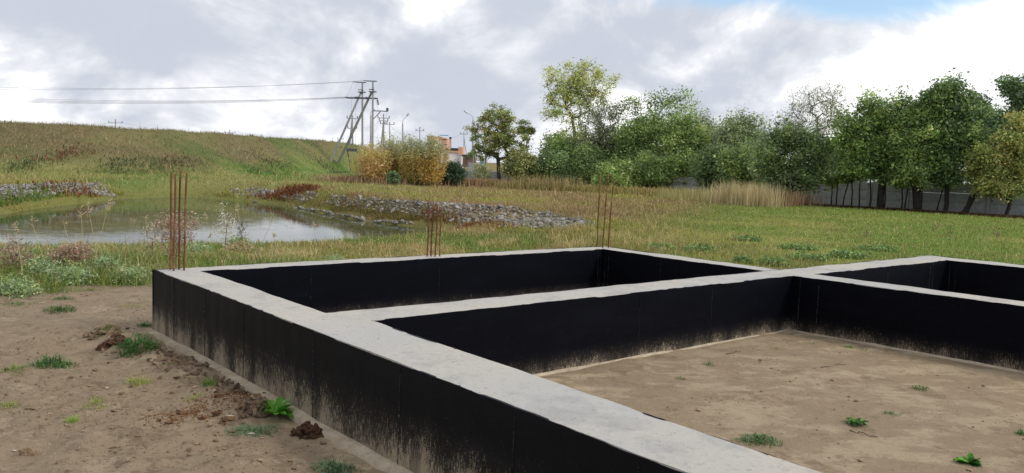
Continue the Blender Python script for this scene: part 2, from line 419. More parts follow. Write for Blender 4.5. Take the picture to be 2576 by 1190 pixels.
# ------------------------------------------------------------------ ground sheet
def axis(lo, hi, step, gl, gh, glim):
    mid_ = list(np.arange(lo, hi+1e-6, step)); s = step; x = hi
    while x < gh: s = min(s*1.05 if s < 1.2 else s*1.12, glim*max(1, x/120)); x += s; mid_.append(x)
    s = step; x = lo; left = []
    while x > gl: s = min(s*1.05 if s < 1.2 else s*1.12, glim*max(1, abs(x)/120)); x -= s; left.append(x)
    return np.array(left[::-1]+mid_)
xs = axis(-6.6, 4.6, .036, -4500, 4500, 1.5); ys = axis(3.3, 10.6, .036, -60, 6500, .9)
GX, GY = np.meshgrid(xs, ys); gx = GX.ravel(); gy = GY.ravel()
zz = gz(gx, gy)
n_x, n_y = len(xs), len(ys)
i = np.arange(n_y-1)[:, None]*n_x; j = np.arange(n_x-1)[None]
Fq = np.stack([i+j, i+j+1, i+n_x+j+1, i+n_x+j], -1).reshape(-1, 4)
# ---- plant cover: what grows where (shared by the ground colour and the blades)
C = dict(dry=lin(150, 132, 88), straw=lin(186, 168, 118), green=lin(112, 132, 52), lush=lin(106, 134, 58), yell=lin(150, 150, 68), olive=lin(104, 98, 62),
         brown=lin(98, 82, 62), pink=lin(165, 135, 105), rust=lin(118, 70, 45), dark=lin(62, 76, 48), blue=lin(120, 145, 115), tan=lin(196, 170, 112))
def cover(X, Y):
    """height, colour (linear), keep-probability of the plant cover at ground points"""
    px = 1288+2081*X/np.maximum(Y, 1.)                            # bearing
    n1 = fbm(X*.35, Y*.35, 4, 101); n2 = fbm(X*1.3, Y*1.3, 4, 111); n3 = fbm(X*.09, Y*.09, 3, 121)
    sdp = pondsd(X, Y)
    din = -polysd(TOEPOLY, X, Y)
    lerp = lambda a, b, t: a+(b-a)*t[:, None]
    # default: dry meadow between pond and hedge
    col = lerp(np.broadcast_to(C['dry'], (len(X), 3)), np.broadcast_to(C['yell'], (len(X), 3)), sst(.45, .62, n1))
    col = lerp(col, np.broadcast_to(C['pink'], col.shape), sst(.52, .66, n2)*.7)
    h = .07+.16*n2
    # foreground bank
    near = sst(24, 19, Y)*sst(5.5, 2.5, X)
    cn = lerp(np.broadcast_to(lin(142, 138, 72), col.shape), np.broadcast_to(C['straw'], col.shape), sst(.5, .66, n2))
    cn = lerp(cn, np.broadcast_to(lin(110, 134, 58), col.shape), sst(.46, .62, fbm(X*.6+9, Y*.6, 3, 131)+.10*sst(13.5, 10.5, Y))*.8)
    col = lerp(col, cn, near); h = h*(1-near)+near*(.06+.20*n2)*(1-.35*sst(12, 15, Y))
    # lawn on the right
    lw = sst(1.5, 6.5, X-np.maximum(0, (Y-24)*.35))
    cl = lerp(np.broadcast_to(lin(118, 138, 58), col.shape), np.broadcast_to(lin(150, 152, 80), col.shape), sst(.42, .62, n1)*sst(38, 24, Y))
    cl = lerp(cl, np.broadcast_to(lin(84, 116, 46), col.shape), sst(20, 11, Y)*sst(.42, .58, n2)*.8)
    cl = lerp(cl, np.broadcast_to(C['dry'], col.shape), sst(.56, .68, n2)*.25); cl = cl*1.1
    col = lerp(col, cl, lw); h = h*(1-lw)+lw*(.03+.06*n2)
    # flat beyond the pond, then the embankment
    fl = sst(32, 44, Y)*sst(-3.5, -9, X+(Y-45)*.08)
    cf = lerp(np.broadcast_to(lin(150, 150, 88), col.shape), np.broadcast_to(C['lush'], col.shape), sst(-9, -3, -np.abs(din+4)+n1*4)*sst(.38, .52, n3+.12*(n1-.5)+.05))
    cf = lerp(cf, np.broadcast_to(lin(166, 156, 100), col.shape), sst(.55, .65, n2)*.5)
    col = lerp(col, cf, fl); h = h*(1-fl)+fl*(.10+.16*n1)
    em = sst(-.5, 3.5, din+(n1-.5)*5)
    ce = lerp(np.broadcast_to(lin(130, 126, 80), col.shape), np.broadcast_to(lin(128, 110, 86), col.shape), sst(.44, .58, n1)*.45)
    ce = lerp(ce, np.broadcast_to(lin(106, 118, 66), col.shape), sst(.46, .62, fbm(X*.22, Y*.22, 3, 141))*sst(9, 4, din))
    ce = lerp(ce, np.broadcast_to(lin(150, 130, 90), col.shape), sst(.56, .68, n2)*.5)
    col = lerp(col, ce, em); h = h*(1-em)+em*(.10+.26*n1)
    # red-brown herbs on the banks
    rb = (1-sst(250, 300, px)*sst(640, 590, px))*sst(2.4, .4, np.abs(sdp-.7))*sst(.50, .60, fbm(X*.9, Y*.9, 3, 151))*sst(19, 23, Y)
    col = lerp(col, np.broadcast_to(C['rust'], col.shape), rb*.45)
    bg = sst(1.5, .2, np.abs(sdp-.5))*sst(19, 23, Y)
    col = lerp(col, np.broadcast_to(lin(128, 128, 62), col.shape), bg*.6*(1-rb)); h = h*(1-.3*bg)
    # brown ground cover under the orchard and the fence
    un = sst(2.2, .5, np.abs(lined(FENCE, X, Y)-.2))*sst(4, 8, X)
    col = lerp(col, np.broadcast_to(lin(92, 74, 52), col.shape), un*.8); h = h*(1-.5*un)
    keep = base_z(X, Y) > WZ+.015
    soil = soil_mask(X, Y)
    keep &= (R.random(len(X)) > soil*1.0)
    keep &= ~poly_inside_found(X, Y)
    for P in STONEP: keep &= (polysd(P, X, Y)+(fbm(X*2, Y*2, 3, 171)-.5)*.9 > -.1) | (R.random(len(X)) < .10)
    return h, col, keep
STONEP = [np.array([onground(x, y)[:2] for x, y in L]) for L in (
    [(905, 500), (985, 506), (1060, 511), (1150, 514), (1240, 519), (1330, 527), (1410, 542), (1495, 565), (1420, 577), (1330, 578), (1240, 576), (1150, 562), (1060, 548), (980, 537), (900, 528)],
    [(582, 477), (645, 475), (700, 480), (700, 496), (640, 492), (575, 489)],
    [(-260, 480), (-100, 474), (0, 469), (90, 465), (180, 462), (255, 464), (285, 478), (280, 497), (180, 492), (90, 499), (0, 503), (-100, 520), (-260, 545)])]
FENCE = np.array([(30.4, 34.6), (-9.0, 69.0)])
def ground_cols():
    out = np.zeros((len(gx), 3)); sm = soil_mask(gx, gy)
    sel = (gy > 2)
    h, c_, k = cover(gx[sel], gy[sel]); out[sel] = c_*.78
    out[~sel] = C['green']*.8
    bank = sst(.8, 0, pondsd(gx, gy))
    out = out*(1-bank[:, None]*.5)+lin(112, 114, 62)*bank[:, None]*.5
    return out, sm
gcol, gsoil = ground_cols()
def ground_mat():
    m = mat('ground', rough=.95, spec=.08); t = m.node_tree; L = t.links; p = t.nodes['Principled BSDF']
    a = t.nodes.new('ShaderNodeAttribute'); a.attribute_name = 'Col'
    s = t.nodes.new('ShaderNodeAttribute'); s.attribute_name = 'Soil'
    tcn = t.nodes.new('ShaderNodeTexCoord')
    def nz(sc, det=6, ro=.6, sz=(1, 1, 1)):
        mp = t.nodes.new('ShaderNodeMapping'); mp.inputs['Scale'].default_value = sz; L.new(tcn.outputs['Object'], mp.inputs[0])
        n = t.nodes.new('ShaderNodeTexNoise'); n.inputs['Scale'].default_value = sc; n.inputs['Detail'].default_value = det
        n.inputs['Roughness'].default_value = ro; L.new(mp.outputs[0], n.inputs['Vector']); return n.outputs[0]
    def mr(v, a_, b_, c_=0., d_=1.):
        r = t.nodes.new('ShaderNodeMapRange'); L.new(v, r.inputs[0])
        for q, x in enumerate((a_, b_, c_, d_)): r.inputs[q+1].default_value = x
        return r.outputs[0]
    def mixc(f, x_, y_):
        x = t.nodes.new('ShaderNodeMix'); x.data_type = 'RGBA'
        if isinstance(f, float): x.inputs[0].default_value = f
        else: L.new(f, x.inputs[0])
        for q, v in ((6, x_), (7, y_)):
            if isinstance(v, tuple): x.inputs[q].default_value = (*v, 1)
            else: L.new(v, x.inputs[q])
        return x.outputs[2]
    c_ = mixc(mr(nz(.8, 8, .65), .35, .65), (0.248, 0.187, 0.124), (0.289, 0.220, 0.146))
    c_ = mixc(mr(nz(3.2, 12, .76), .54, .62, 0, .75), c_, (0.155, 0.109, 0.072))        # darker, damper
    c_ = mixc(mr(nz(2.1, 12, .74), .565, .605, 0, .8), c_, (0.358, 0.279, 0.189))         # pale washed silt
    c_ = mixc(mr(nz(30, 5, .7), .55, .75, 0, .6), c_, (0.103, 0.074, 0.051))
    c_ = mixc(mr(nz(55, 3, .6), .64, .70, 0, .5), c_, (0.261, 0.212, 0.152))            # grit
    c_ = mixc(mr(nz(11, 8, .78), .53, .60, 0, .6), c_, (0.162, 0.118, 0.079)); c_ = mixc(mr(nz(9, 8, .78, (1, 1.5, 1)), .575, .61, 0, .55), c_, (0.358, 0.285, 0.195))
    gn = mixc(mr(nz(6, 6, .7), .3, .7), a.outputs['Color'], (.10, .085, .05))
    gn2 = mixc(.65, gn, a.outputs['Color'])
    pa = t.nodes.new('ShaderNodeAttribute'); pa.attribute_name = 'Pale'
    pl = mixc(mr(nz(1.5, 12, .76, (1, 1.8, 1)), .495, .555), (0.311, 0.231, 0.144), (0.470, 0.369, 0.238)); pl = mixc(mr(nz(3.2, 12, .78), .545, .60, 0, .7), pl, (0.227, 0.160, 0.099)); pl = mixc(mr(nz(60, 4, .7), .58, .72, 0, .6), pl, (0.168, 0.121, 0.079))
    c_ = mixc(pa.outputs['Fac'], c_, pl)
    L.new(mixc(s.outputs['Fac'], gn2, c_), p.inputs['Base Color'])
    bn = t.nodes.new('ShaderNodeBump'); bn.inputs['Strength'].default_value = .6; bn.inputs['Distance'].default_value = .03
    L.new(nz(24, 8, .75), bn.inputs['Height']); L.new(bn.outputs[0], p.inputs['Normal'])
    return m
gme = mesh('ground', np.stack([gx, gy, zz], 1), Fq, ground_mat(), gcol, True)
pal_ = np.clip((1-sst(.12, .32, polysd(np.array([A0, FO, (FO+np.array([1, 1])*.1), (A0+np.array([.1, .1]))]), gx, gy)+(fbm(gx*3, gy*3, 4, 91)-.5)*.25))*.9+sst(.2, -.2, polysd(np.array([A6, A7, RI, FI]), gx, gy))*(.55+.45*sst(.35, .6, fbm(gx*.8, gy*.8, 3, 93))), 0, 1)
aa = gme.attributes.new('Pale', 'FLOAT', 'POINT'); aa.data.foreach_set('value', pal_.astype(np.float32))
sa = gme.attributes.new('Soil', 'FLOAT', 'POINT'); sa.data.foreach_set('value', gsoil.astype(np.float32))
tag(obj('ground', gme), 'bare brown soil running into rough meadow', 'ground', kind='structure')

# ------------------------------------------------------------------ water
def water_mat():
    m = mat('pond_water', (.062, .078, .036), .05, .38); t = m.node_tree; L = t.links; p = t.nodes['Principled BSDF']
    p.inputs['IOR'].default_value = 1.33
    tcn = t.nodes.new('ShaderNodeTexCoord')
    def nz(sc, det, sz, ro=.5, dist=0.):
        mp = t.nodes.new('ShaderNodeMapping'); mp.inputs['Scale'].default_value = sz; L.new(tcn.outputs['Object'], mp.inputs[0])
        n = t.nodes.new('ShaderNodeTexNoise'); n.inputs['Scale'].default_value = sc; n.inputs['Detail'].default_value = det
        n.inputs['Roughness'].default_value = ro; n.inputs['Distortion'].default_value = dist
        L.new(mp.outputs[0], n.inputs['Vector']); return n.outputs[0]
    film = t.nodes.new('ShaderNodeMapRange'); L.new(nz(.22, 6, (1, 1.6, 1), .55, 1.6), film.inputs[0])
    film.inputs[1].default_value = .485; film.inputs[2].default_value = .5; 
    f2 = t.nodes.new('ShaderNodeMapRange'); L.new(nz(.22, 6, (1, 1.6, 1), .55, 1.6), f2.inputs[0])
    f2.inputs[1].default_value = .515; f2.inputs[2].default_value = .5
    mu = t.nodes.new('ShaderNodeMath'); mu.operation = 'MULTIPLY'; L.new(film.outputs[0], mu.inputs[0]); L.new(f2.outputs[0], mu.inputs[1])
    mu2 = t.nodes.new('ShaderNodeMath'); mu2.operation = 'MULTIPLY'; L.new(mu.outputs[0], mu2.inputs[0]); mu2.inputs[1].default_value = .16
    x = t.nodes.new('ShaderNodeMix'); x.data_type = 'RGBA'; L.new(mu2.outputs[0], x.inputs[0])
    x.inputs[6].default_value = (.058, .072, .034, 1); x.inputs[7].default_value = (.42, .43, .38, 1); L.new(x.outputs[2], p.inputs['Base Color'])
    r = t.nodes.new('ShaderNodeMapRange'); L.new(mu2.outputs[0], r.inputs[0]); r.inputs[3].default_value = .04; r.inputs[4].default_value = .6
    L.new(r.outputs[0], p.inputs['Roughness'])
    bn = t.nodes.new('ShaderNodeBump'); bn.inputs['Strength'].default_value = .025; bn.inputs['Distance'].default_value = .05
    L.new(nz(2.2, 3, (1, 2.2, 1)), bn.inputs['Height']); L.new(bn.outputs[0], p.inputs['Normal'])
    return m
wv = []
wc = POND.mean(0)
for p_ in POND:
    d_ = p_-wc; wv.append([*(p_+d_/np.linalg.norm(d_)*1.2), WZ])
me = bpy.data.meshes.new('pond_water'); me.from_pydata(wv, [], [list(range(len(wv)))[::-1]]); me.materials.append(water_mat()); me.update()
if me.polygons[0].normal.z < 0: me.flip_normals()
tag(obj('pond_water', me), 'murky green pond reflecting the grassy embankment', 'pond', kind='structure')

# ------------------------------------------------------------------ foundation
found = thing('house_foundation', 'low concrete strip foundation coated black, pale bare top', 'foundation', (*A0, 0))
def ground_under(p): return -.12
def edge_pts(a, b, seed, step=.04, amp=.0035):
    n = max(2, int(np.linalg.norm(b-a)/step)); t = np.linspace(0, 1, n+1)
    P = a+(b-a)*t[:, None]; d = (b-a)/np.linalg.norm(b-a); nn = np.array([d[1], -d[0]])
    s = t*np.linalg.norm(b-a)
    off = ((fbm(s*2.0, s*0+seed, 3, seed)-.5)*amp*4+(fbm(s*11., s*0+seed, 3, seed+2)-.5)*amp*2.2)*np.sin(np.pi*np.clip(t*12, 0, .5))*np.sin(np.pi*np.clip((1-t)*12, 0, .5))
    return P+nn*off[:, None], s
def slab(name, sideA, sideB, dz_=0.):
    """wall between two side polylines (same direction); top is slightly uneven"""
    sideA = np.vstack([ext(sideA[1], sideA[0], .06), sideA]) if dz_ < -.0015 else sideA; sideB = np.vstack([ext(sideB[1], sideB[0], .06), sideB]) if dz_ < -.0015 else sideB
    if dz_ < -.002: sideA = np.vstack([sideA, ext(sideA[-3], sideA[-1], .06)]); sideB = np.vstack([sideB, ext(sideB[-3], sideB[-1], .06)])
    n = 170; tt = np.linspace(0, 1, n)
    def rs(P):
        s = np.concatenate([[0], np.cumsum(np.linalg.norm(np.diff(P, axis=0), axis=1))]); s /= s[-1]
        return np.stack([np.interp(tt, s, P[:, 0]), np.interp(tt, s, P[:, 1])], 1)
    a = rs(sideA); b_ = rs(sideB); m = 7; rows = []
    for k in range(m):
        u = k/(m-1); q = a+(b_-a)*u
        z = HW+(fbm(q[:, 0]*2.5, q[:, 1]*2.5, 4, 7)-.5)*.014 - (.002 if k in (0, m-1) else 0) + dz_
        rows.append(np.column_stack([q, z]))
    V = np.vstack(rows+[np.column_stack([a, np.full(n, -.3)]), np.column_stack([b_, np.full(n, -.3)]), rows[0], rows[-1]])
    Q = []
    for k in range(m-1):
        o_ = k*n; ii = np.arange(n-1); Q.append(np.stack([o_+ii, o_+ii+1, o_+n+ii+1, o_+n+ii], 1))
    ii = np.arange(n-1); la = m*n; lb = (m+1)*n; tb = (m-1)*n
    sa_ = (m+2)*n; sb_ = (m+3)*n; Q.append(np.stack([la+ii, la+ii+1, sa_+ii+1, sa_+ii], 1)); Q.append(np.stack([sb_+ii, sb_+ii+1, lb+ii+1, lb+ii], 1))
    me = mesh(name, V, np.vstack(Q), M_conc, None, True)
    o = obj(name, me, found); o.location = (-A0[0], -A0[1], 0)
    b_ = bmesh.new(); b_.from_mesh(me)
    for f in b_.faces:
        if abs(f.normal.z) > .8 and f.normal.z < 0: f.normal_flip()
    b_.to_mesh(me); b_.free(); return o
import bmesh
def bm_fix(me):
    b_ = bmesh.new(); b_.from_mesh(me); bmesh.ops.recalc_face_normals(b_, faces=b_.faces[:])
    for f in b_.faces: f.smooth = abs(f.normal.z) > .8
    b_.to_mesh(me); b_.free()
E_out, _ = edge_pts(A0, FO, 1); E_in1, _ = edge_pts(A2, A4, 2); E_in2, _ = edge_pts(A6, FI, 3)
B_out, _ = edge_pts(A0, A1, 4); B_in, _ = edge_pts(A2, A3, 5)
R_out, _ = edge_pts(A1, A8, 6); R_in, _ = edge_pts(A3, A5, 7)
M_far1, _ = edge_pts(A4, A5, 8); M_far2, _ = edge_pts(A8, A9, 9); M_near1, _ = edge_pts(A6, A7, 10); M_near2, _ = edge_pts(A11, A10, 11)
S_room, _ = edge_pts(A7, RI, 12); S_wing, _ = edge_pts(A11, RB, 13)
W_out, _ = edge_pts(A9, WO, 14); W_in, _ = edge_pts(A10, WI, 15)
slab('wall', E_out, np.vstack([E_in1, E_in2])); slab('wall', B_out, B_in, -.0012); slab('wall', R_out, R_in, -.0032)
slab('wall', np.vstack([M_far1, M_far2]), np.vstack([M_near1, M_near2]), -.0018); slab('wall', S_room, S_wing, -.0026); slab('wall', W_out, W_in, -.0024)

def coat(P, outward, mt, seams=(), seed=0, foot=0.0, off=.006, corner=0):
    """black coating on one wall face; P polyline, outward = side the face looks to; seams at metres along it"""
    P = np.vstack([ext(P[0], 2*P[0]-P[1], .013), P[1:-1], ext(P[-1], 2*P[-1]-P[-2], .013)]); s = np.concatenate([[0], np.cumsum(np.linalg.norm(np.diff(P, axis=0), axis=1))])
    N_ = max(20, int(s[-1]/.03)); q = np.linspace(0, s[-1], N_)
    X = np.interp(q, s, P[:, 0]); Y = np.interp(q, s, P[:, 1])
    d = (P[-1]-P[0])/np.linalg.norm(P[-1]-P[0]); nn = np.array([d[1], -d[0]])
    if nn@np.asarray(outward) < 0: nn = -nn
    top = HW+.001-.007*fbm(q*14, q*0+seed, 4, seed+3)-.006*sst(.74, .8, vn(q*2.3, q*0, seed+9))
    hs = [-.28, .0, .08, .2, .35, None]; V = []; UV = []
    for k, h in enumerate(hs):
        z = top if h is None else np.full(N_, h)
        wob = .003*(fbm(q*4, np.full(N_, k*1.7), 3, seed+31)-.5)
        V.append(np.column_stack([X+nn[0]*(off+wob), Y+nn[1]*(off+wob), z])); UV.append(np.column_stack([q+seed*3.7, z]))
    V.append(np.column_stack([X-nn[0]*.01, Y-nn[1]*.01, top-.0005])); UV.append(UV[-1])
    V = np.vstack(V); UV = np.vstack(UV); Q = []
    for k in range(len(hs)):
        ii = np.arange(N_-1); Q.append(np.stack([k*N_+ii, k*N_+ii+1, (k+1)*N_+ii+1, (k+1)*N_+ii], 1))
    Q = np.vstack(Q)
    me = mesh('bitumen_coating', V, Q, mt, None, False)
    uv = me.uv_layers.new(name='UVMap'); li = np.zeros(len(me.loops), np.int32); me.loops.foreach_get('vertex_index', li)
    uv.data.foreach_set('uv', UV[li].astype(np.float32).ravel())
    o = obj('bitumen_coating', me, found); o.location = (-A0[0], -A0[1], 0)
    for sm in seams:
        x0 = np.interp(sm, s, P[:, 0]); y0 = np.interp(sm, s, P[:, 1]); k = np.arange(46); z0 = .02+k*.0115
        wd = R.uniform(.0008, .005, 46)*(.3+.7*(fbm(k*.16, k*0+sm, 3, seed+5) > .42)); pr = off+.001+R.uniform(.001, .006, 46); lt = R.normal(0, .0012, 46)
        bx = np.column_stack([x0+nn[0]*pr+d[0]*lt, y0+nn[1]*pr+d[1]*lt, z0]); dd = np.append(d, 0.); b0 = np.append(nn, 0.)
        V = np.vstack([bx-dd*wd[:, None]-b0*.006, bx, bx+dd*wd[:, None]-b0*.006]); ii = np.arange(45)
        obj('formwork_seam', mesh('formwork_seam', V, np.vstack([np.stack([r*46+ii, (r+1)*46+ii, (r+1)*46+ii+1, r*46+ii+1], 1) for r in range(2)]), M_seam), o)
    return o
M_seam = mat('seam_tar', (.016, .016, .018), .6, .3, noise=(60, (.11, .105, .10), .55, .66))
v_front = np.array([-.757, -.653]); v_mid = np.array([.653, -.757])
coat(E_out, v_front, M_bitA, (.55, 1.25, 2.0, 3.05, 4.0, 4.9, 5.6), 1)
coat(B_in, v_mid, M_bitB, (1.05, 2.55, 5.0, 5.04), 2)
coat(R_in, v_front, M_bitB, (.07, .13, .95), 3)
coat(M_near1, v_mid, M_bitB, (2.6, 3.6, 5.02), 4)
coat(S_room, v_front, M_bitB, (.10, .30), 5)
coat(M_near2, v_mid, M_bitB, (1.6, 2.72, 2.80), 6)
coat(W_in, v_front, M_bitB, (.06, .13), 7)
coat(B_out, -v_mid, M_bitA, (), 8, off=.012); coat(R_out, -v_front, M_bitB, (), 9); coat(M_far2, -v_mid, M_bitB, (), 10)
coat(E_in1, -v_front, M_bitB, (), 11); coat(E_in2, -v_front, M_bitB, (), 12); coat(S_wing, -v_front, M_bitB, (), 13); coat(M_far1, -v_mid, M_bitB, (), 14); coat(W_out, -v_front, M_bitB, (), 15)
# footing ledge showing as a dusty lip along the wall bases
M_foot = mat('dusty_concrete', (.46, .38, .27), .95, .1, noise=(5, (.36, .285, .195), .4, .68), bump=(60, .5), mottle=14)
def footing(P, outward, wd=.055, zt=.022):
    s = np.concatenate([[0], np.cumsum(np.linalg.norm(np.diff(P, axis=0), axis=1))]); N_ = int(s[-1]/.05); q = np.linspace(0, s[-1], N_)
    X = np.interp(q, s, P[:, 0]); Y = np.interp(q, s, P[:, 1]); d = (P[-1]-P[0])/np.linalg.norm(P[-1]-P[0]); nn = np.array([d[1], -d[0]])
    if nn@np.asarray(outward) < 0: nn = -nn
    wv_ = wd*(.75+.5*fbm(q*3, q*0, 4, 77)); z = zt+.012*(fbm(q*2.2, q*0+3, 4, 79)-.5)*2
    V = np.vstack([np.column_stack([X, Y, z+.004]), np.column_stack([X+nn[0]*wv_, Y+nn[1]*wv_, z]), np.column_stack([X+nn[0]*(wv_+.006), Y+nn[1]*(wv_+.006), z*0-.15])])
    ii = np.arange(N_-1); Q = np.vstack([np.stack([k*N_+ii, k*N_+ii+1, (k+1)*N_+ii+1, (k+1)*N_+ii], 1) for k in range(2)])
    me = mesh('footing', V, Q, M_foot, None, True); b_ = bmesh.new(); b_.from_mesh(me); bmesh.ops.recalc_face_normals(b_, faces=b_.faces[:])
    if sum(f.normal.z for f in b_.faces) < 0: bmesh.ops.reverse_faces(b_, faces=b_.faces[:])
    b_.to_mesh(me); b_.free()
    o = obj('footing', me, found); o.location = (-A0[0], -A0[1], 0)
footing(E_out, v_front, .075, .03); footing(M_near1, v_mid, .032, .008); footing(S_room, v_front, .032, .008)

# starter bars cast into the wall
def bar(pb, pt, lb=None):
    b0 = at(*pb, HW)
    Yt = b0[1]; t1 = atY(*pt, Yt); t1[0] = b0[0]+(t1[0]-b0[0])*1.0
    n = 9; u = np.linspace(0, 1, n); P = b0+(t1-b0)*u[:, None]
    P[:, 0] += .010*np.sin(u*3+R.uniform(0, 6))*u*(1-u)*2; P[0, 2] -= .2
    m_ = MB().tube(P, .0085, 7); o = m_.build('reinforcing_bar', M_rust, found, True); o.location = (-A0[0], -A0[1], 0)
    if lb: o['label'] = lb
for pb, pt in [((428, 678), (431, 433)), ((437, 681), (441, 437)), ((450, 677), (454, 430)), ((462, 679), (470, 436)),
               ((1074, 645), (1081, 496)), ((1084, 645), (1091, 504)), ((1094, 646), (1101, 517)), ((1106, 645), (1112, 512)),
               ((1502, 620), (1511, 438)), ((1515, 623), (1531, 437)), ((1530, 622), (1544, 455))]:
    bar(pb, pt)
# ------------------------------------------------------------------ plants: blades
def blades(X, Y, Z, h, wd, lean, col, two=True):
    n = len(X); a = R.uniform(0, 2*np.pi, n); f = np.column_stack([np.cos(a), np.sin(a), np.zeros(n)])   # facing
    b_ = a+np.pi/2+R.normal(0, .5, n); ld = np.column_stack([np.cos(b_), np.sin(b_), np.zeros(n)])
    base = np.column_stack([X, Y, Z-.01]); up = np.array([0, 0, 1.])
    mid_ = base+up*(h*.62)[:, None]+ld*(lean*h*.25)[:, None]; tip = base+up*(h*(1-.28*np.minimum(lean, 1.6)))[:, None]+ld*(lean*h*.85)[:, None]
    wv_ = f*wd[:, None]/2
    if two:
        V = np.stack([base-wv_, base+wv_, mid_+wv_*.8, mid_-wv_*.8, tip], 1).reshape(-1, 3)
        k = np.arange(n)[:, None]*5; Q = k+np.array([[0, 1, 2, 3]]); T = k+np.array([[3, 2, 4]])
        return V, [Q, T], np.repeat(col, 5, 0)
    V = np.stack([base-wv_, base+wv_, tip], 1).reshape(-1, 3); k = np.arange(n)[:, None]*3
    return V, [k+np.array([[0, 1, 2]])], np.repeat(col, 3, 0)
def jitter(col, s=.18, n=None):
    n = len(col); return np.clip(col*np.exp(R.normal(0, s, (n, 1)))*np.exp(R.normal(0, s*.35, (n, 3))), .002, .9)
def meadow(name, label, Y0, Y1, n, a0, a1, hs=1., wd=.010, two=True, cat='grass', filt=None):
    Y = np.exp(R.uniform(math.log(Y0), math.log(Y1), n)); X = Y*R.uniform(a0, a1, n)
    h, col, keep = cover(X, Y)
    if filt is not None: keep &= filt(X, Y)
    X, Y, h, col = X[keep], Y[keep], h[keep], col[keep]; n = len(X); Z = gz(X, Y)
    h = h*hs*R.lognormal(0, .33, n); st = R.random(n) < .10
    col = jitter(col, .24); col[st] = jitter(np.broadcast_to(C['straw'], (st.sum(), 3)), .15); h[st] *= 1.35
    wdt = wd*np.clip(Y/14, .6, 9)*R.uniform(.6, 1.3, n)
    V, FL, cc = blades(X, Y, Z, h, np.minimum(wdt, h*.5), np.abs(R.normal(1.15, .6, n)), col, two)
    tag(obj(name, mesh(name, V, FL, M_grass, cc)), label, cat, kind='stuff')
meadow('bank_grass', 'long yellow green grass on the near bank', 8.3, 24, 150000, -.80, .22, wd=.0105, filt=lambda X, Y: X < 3.2)
meadow('lawn_grass', 'short green lawn between foundation and orchard', 9, 46, 150000, .02, .85, wd=.010, filt=lambda X, Y: X >= 3.2-(Y > 24)*2)
meadow('meadow_grass', 'dry tan meadow between pond and hedge', 24, 75, 120000, -.28, .42, wd=.0105, two=False)
meadow('far_grass', 'yellow green grass on the flat beyond the pond', 26, 75, 90000, -.82, -.12, wd=.011, two=False, filt=lambda X, Y: polysd(TOEPOLY, X, Y) > -1.)
meadow('embankment_grass', 'brown olive rough grass covering the embankment', 45, 160, 150000, -.85, -.10, hs=1.0, wd=.009, two=False, filt=lambda X, Y: (polysd(TOEPOLY, X, Y) <= 0) & (polysd(CRPOLY, X, Y) > -6))
# tall reeds in front of the hedge, and pinkish grass along the willows and the far fence
def stand(name, label, pts, n, hr, spread, cols, wd=.03, lean=.25, cat='tall grass'):
    k = R.integers(0, len(pts), n); P = np.array(pts)[k]; X = P[:, 0]+R.normal(0, spread, n); Y = P[:, 1]+R.normal(0, spread*.5, n)
    ok = ~(polysd(POND, X, Y) < .3); X, Y = X[ok], Y[ok]; n = len(X)
    ci = np.array([lin(*q) for q in cols])[R.integers(0, len(cols), n)]
    V, FL, cc = blades(X, Y, gz(X, Y), R.uniform(*hr, n), np.full(n, wd)*R.uniform(.5, 1.2, n), np.abs(R.normal(lean, .15, n)), jitter(ci, .15))
    return tag(obj(name, mesh(name, V, FL, M_grass, cc)), label, cat, kind='stuff')
def prow(x0, x1, Y0, Y1, n=30):
    t = np.linspace(0, 1, n); return [atY(x0+(x1-x0)*u, 470, Y0+(Y1-Y0)*u)[:2] for u in t]
stand('reeds', 'tall tan reeds beside the orchard fence end', prow(1815, 1930, 40.5, 38.6), 1500, (.55, 1.4), .5, [(200, 184, 138), (186, 170, 126), (212, 196, 152)], .02)
stand('reeds', 'yellow reeds in front of the hedge', prow(1690, 1850, 44, 40), 1300, (.35, .95), .7, [(182, 174, 116), (164, 160, 100), (192, 180, 128)], .02)
stand('reeds', 'thin tan grass stems before the low shrubs', prow(1300, 1440, 52, 50), 900, (.5, 1.25), .7, [(178, 164, 120), (165, 142, 100), (150, 140, 85)], .03)
stand('reeds', 'dry stems against the dark fence corner', prow(1935, 2050, 39.5, 42), 700, (.4, 1.0), .3, [(178, 150, 110), (150, 120, 90), (120, 95, 75)], .02)
stand('tall_grass', 'pinkish dry grass under the willow shrubs', prow(870, 1300, 51, 56), 8000, (.35, .75), .9, [(168, 140, 112), (180, 155, 120), (150, 135, 85), (158, 120, 95)], .045, .5)
stand('tall_grass', 'straw grass fringe along the hedge foot', prow(1300, 1900, 52, 44), 6000, (.3, .7), .8, [(165, 150, 95), (178, 155, 110), (140, 138, 70)], .035, .5)
stand('dead_leaves', 'brown leaf litter along the orchard fence', prow(1960, 2620, 44, 36.5), 5000, (.05, .22), .35, [(92, 68, 45), (110, 80, 50), (70, 56, 40)], .05, 1.2)

# ------------------------------------------------------------------ stone banks
ico = None
def rock(seed, n=1):
    global ico
    if ico is None:
        b_ = bmesh.new(); bmesh.ops.create_icosphere(b_, subdivisions=1, radius=1); b_.verts.ensure_lookup_table()
        ico = (np.array([v.co[:] for v in b_.verts]), np.array([[v.index for v in f.verts] for f in b_.faces])); b_.free()
    r = np.random.default_rng(seed); V = ico[0]*(1+r.normal(0, .17, (len(ico[0]), 1)))
    for _ in range(3):
        nrm = r.normal(size=3); nrm /= np.linalg.norm(nrm); dd = V@nrm; k = dd > .62; V[k] -= nrm*(dd[k]-.62)[:, None]
    return V*np.array([1, r.uniform(.65, .95), r.uniform(.5, .75)]), ico[1]
ROCKS = [rock(100+k) for k in range(10)]
RCOL = [lin(138, 134, 127), lin(154, 149, 140), lin(116, 112, 106), lin(164, 158, 148), lin(126, 118, 108)]
ROCKME = []
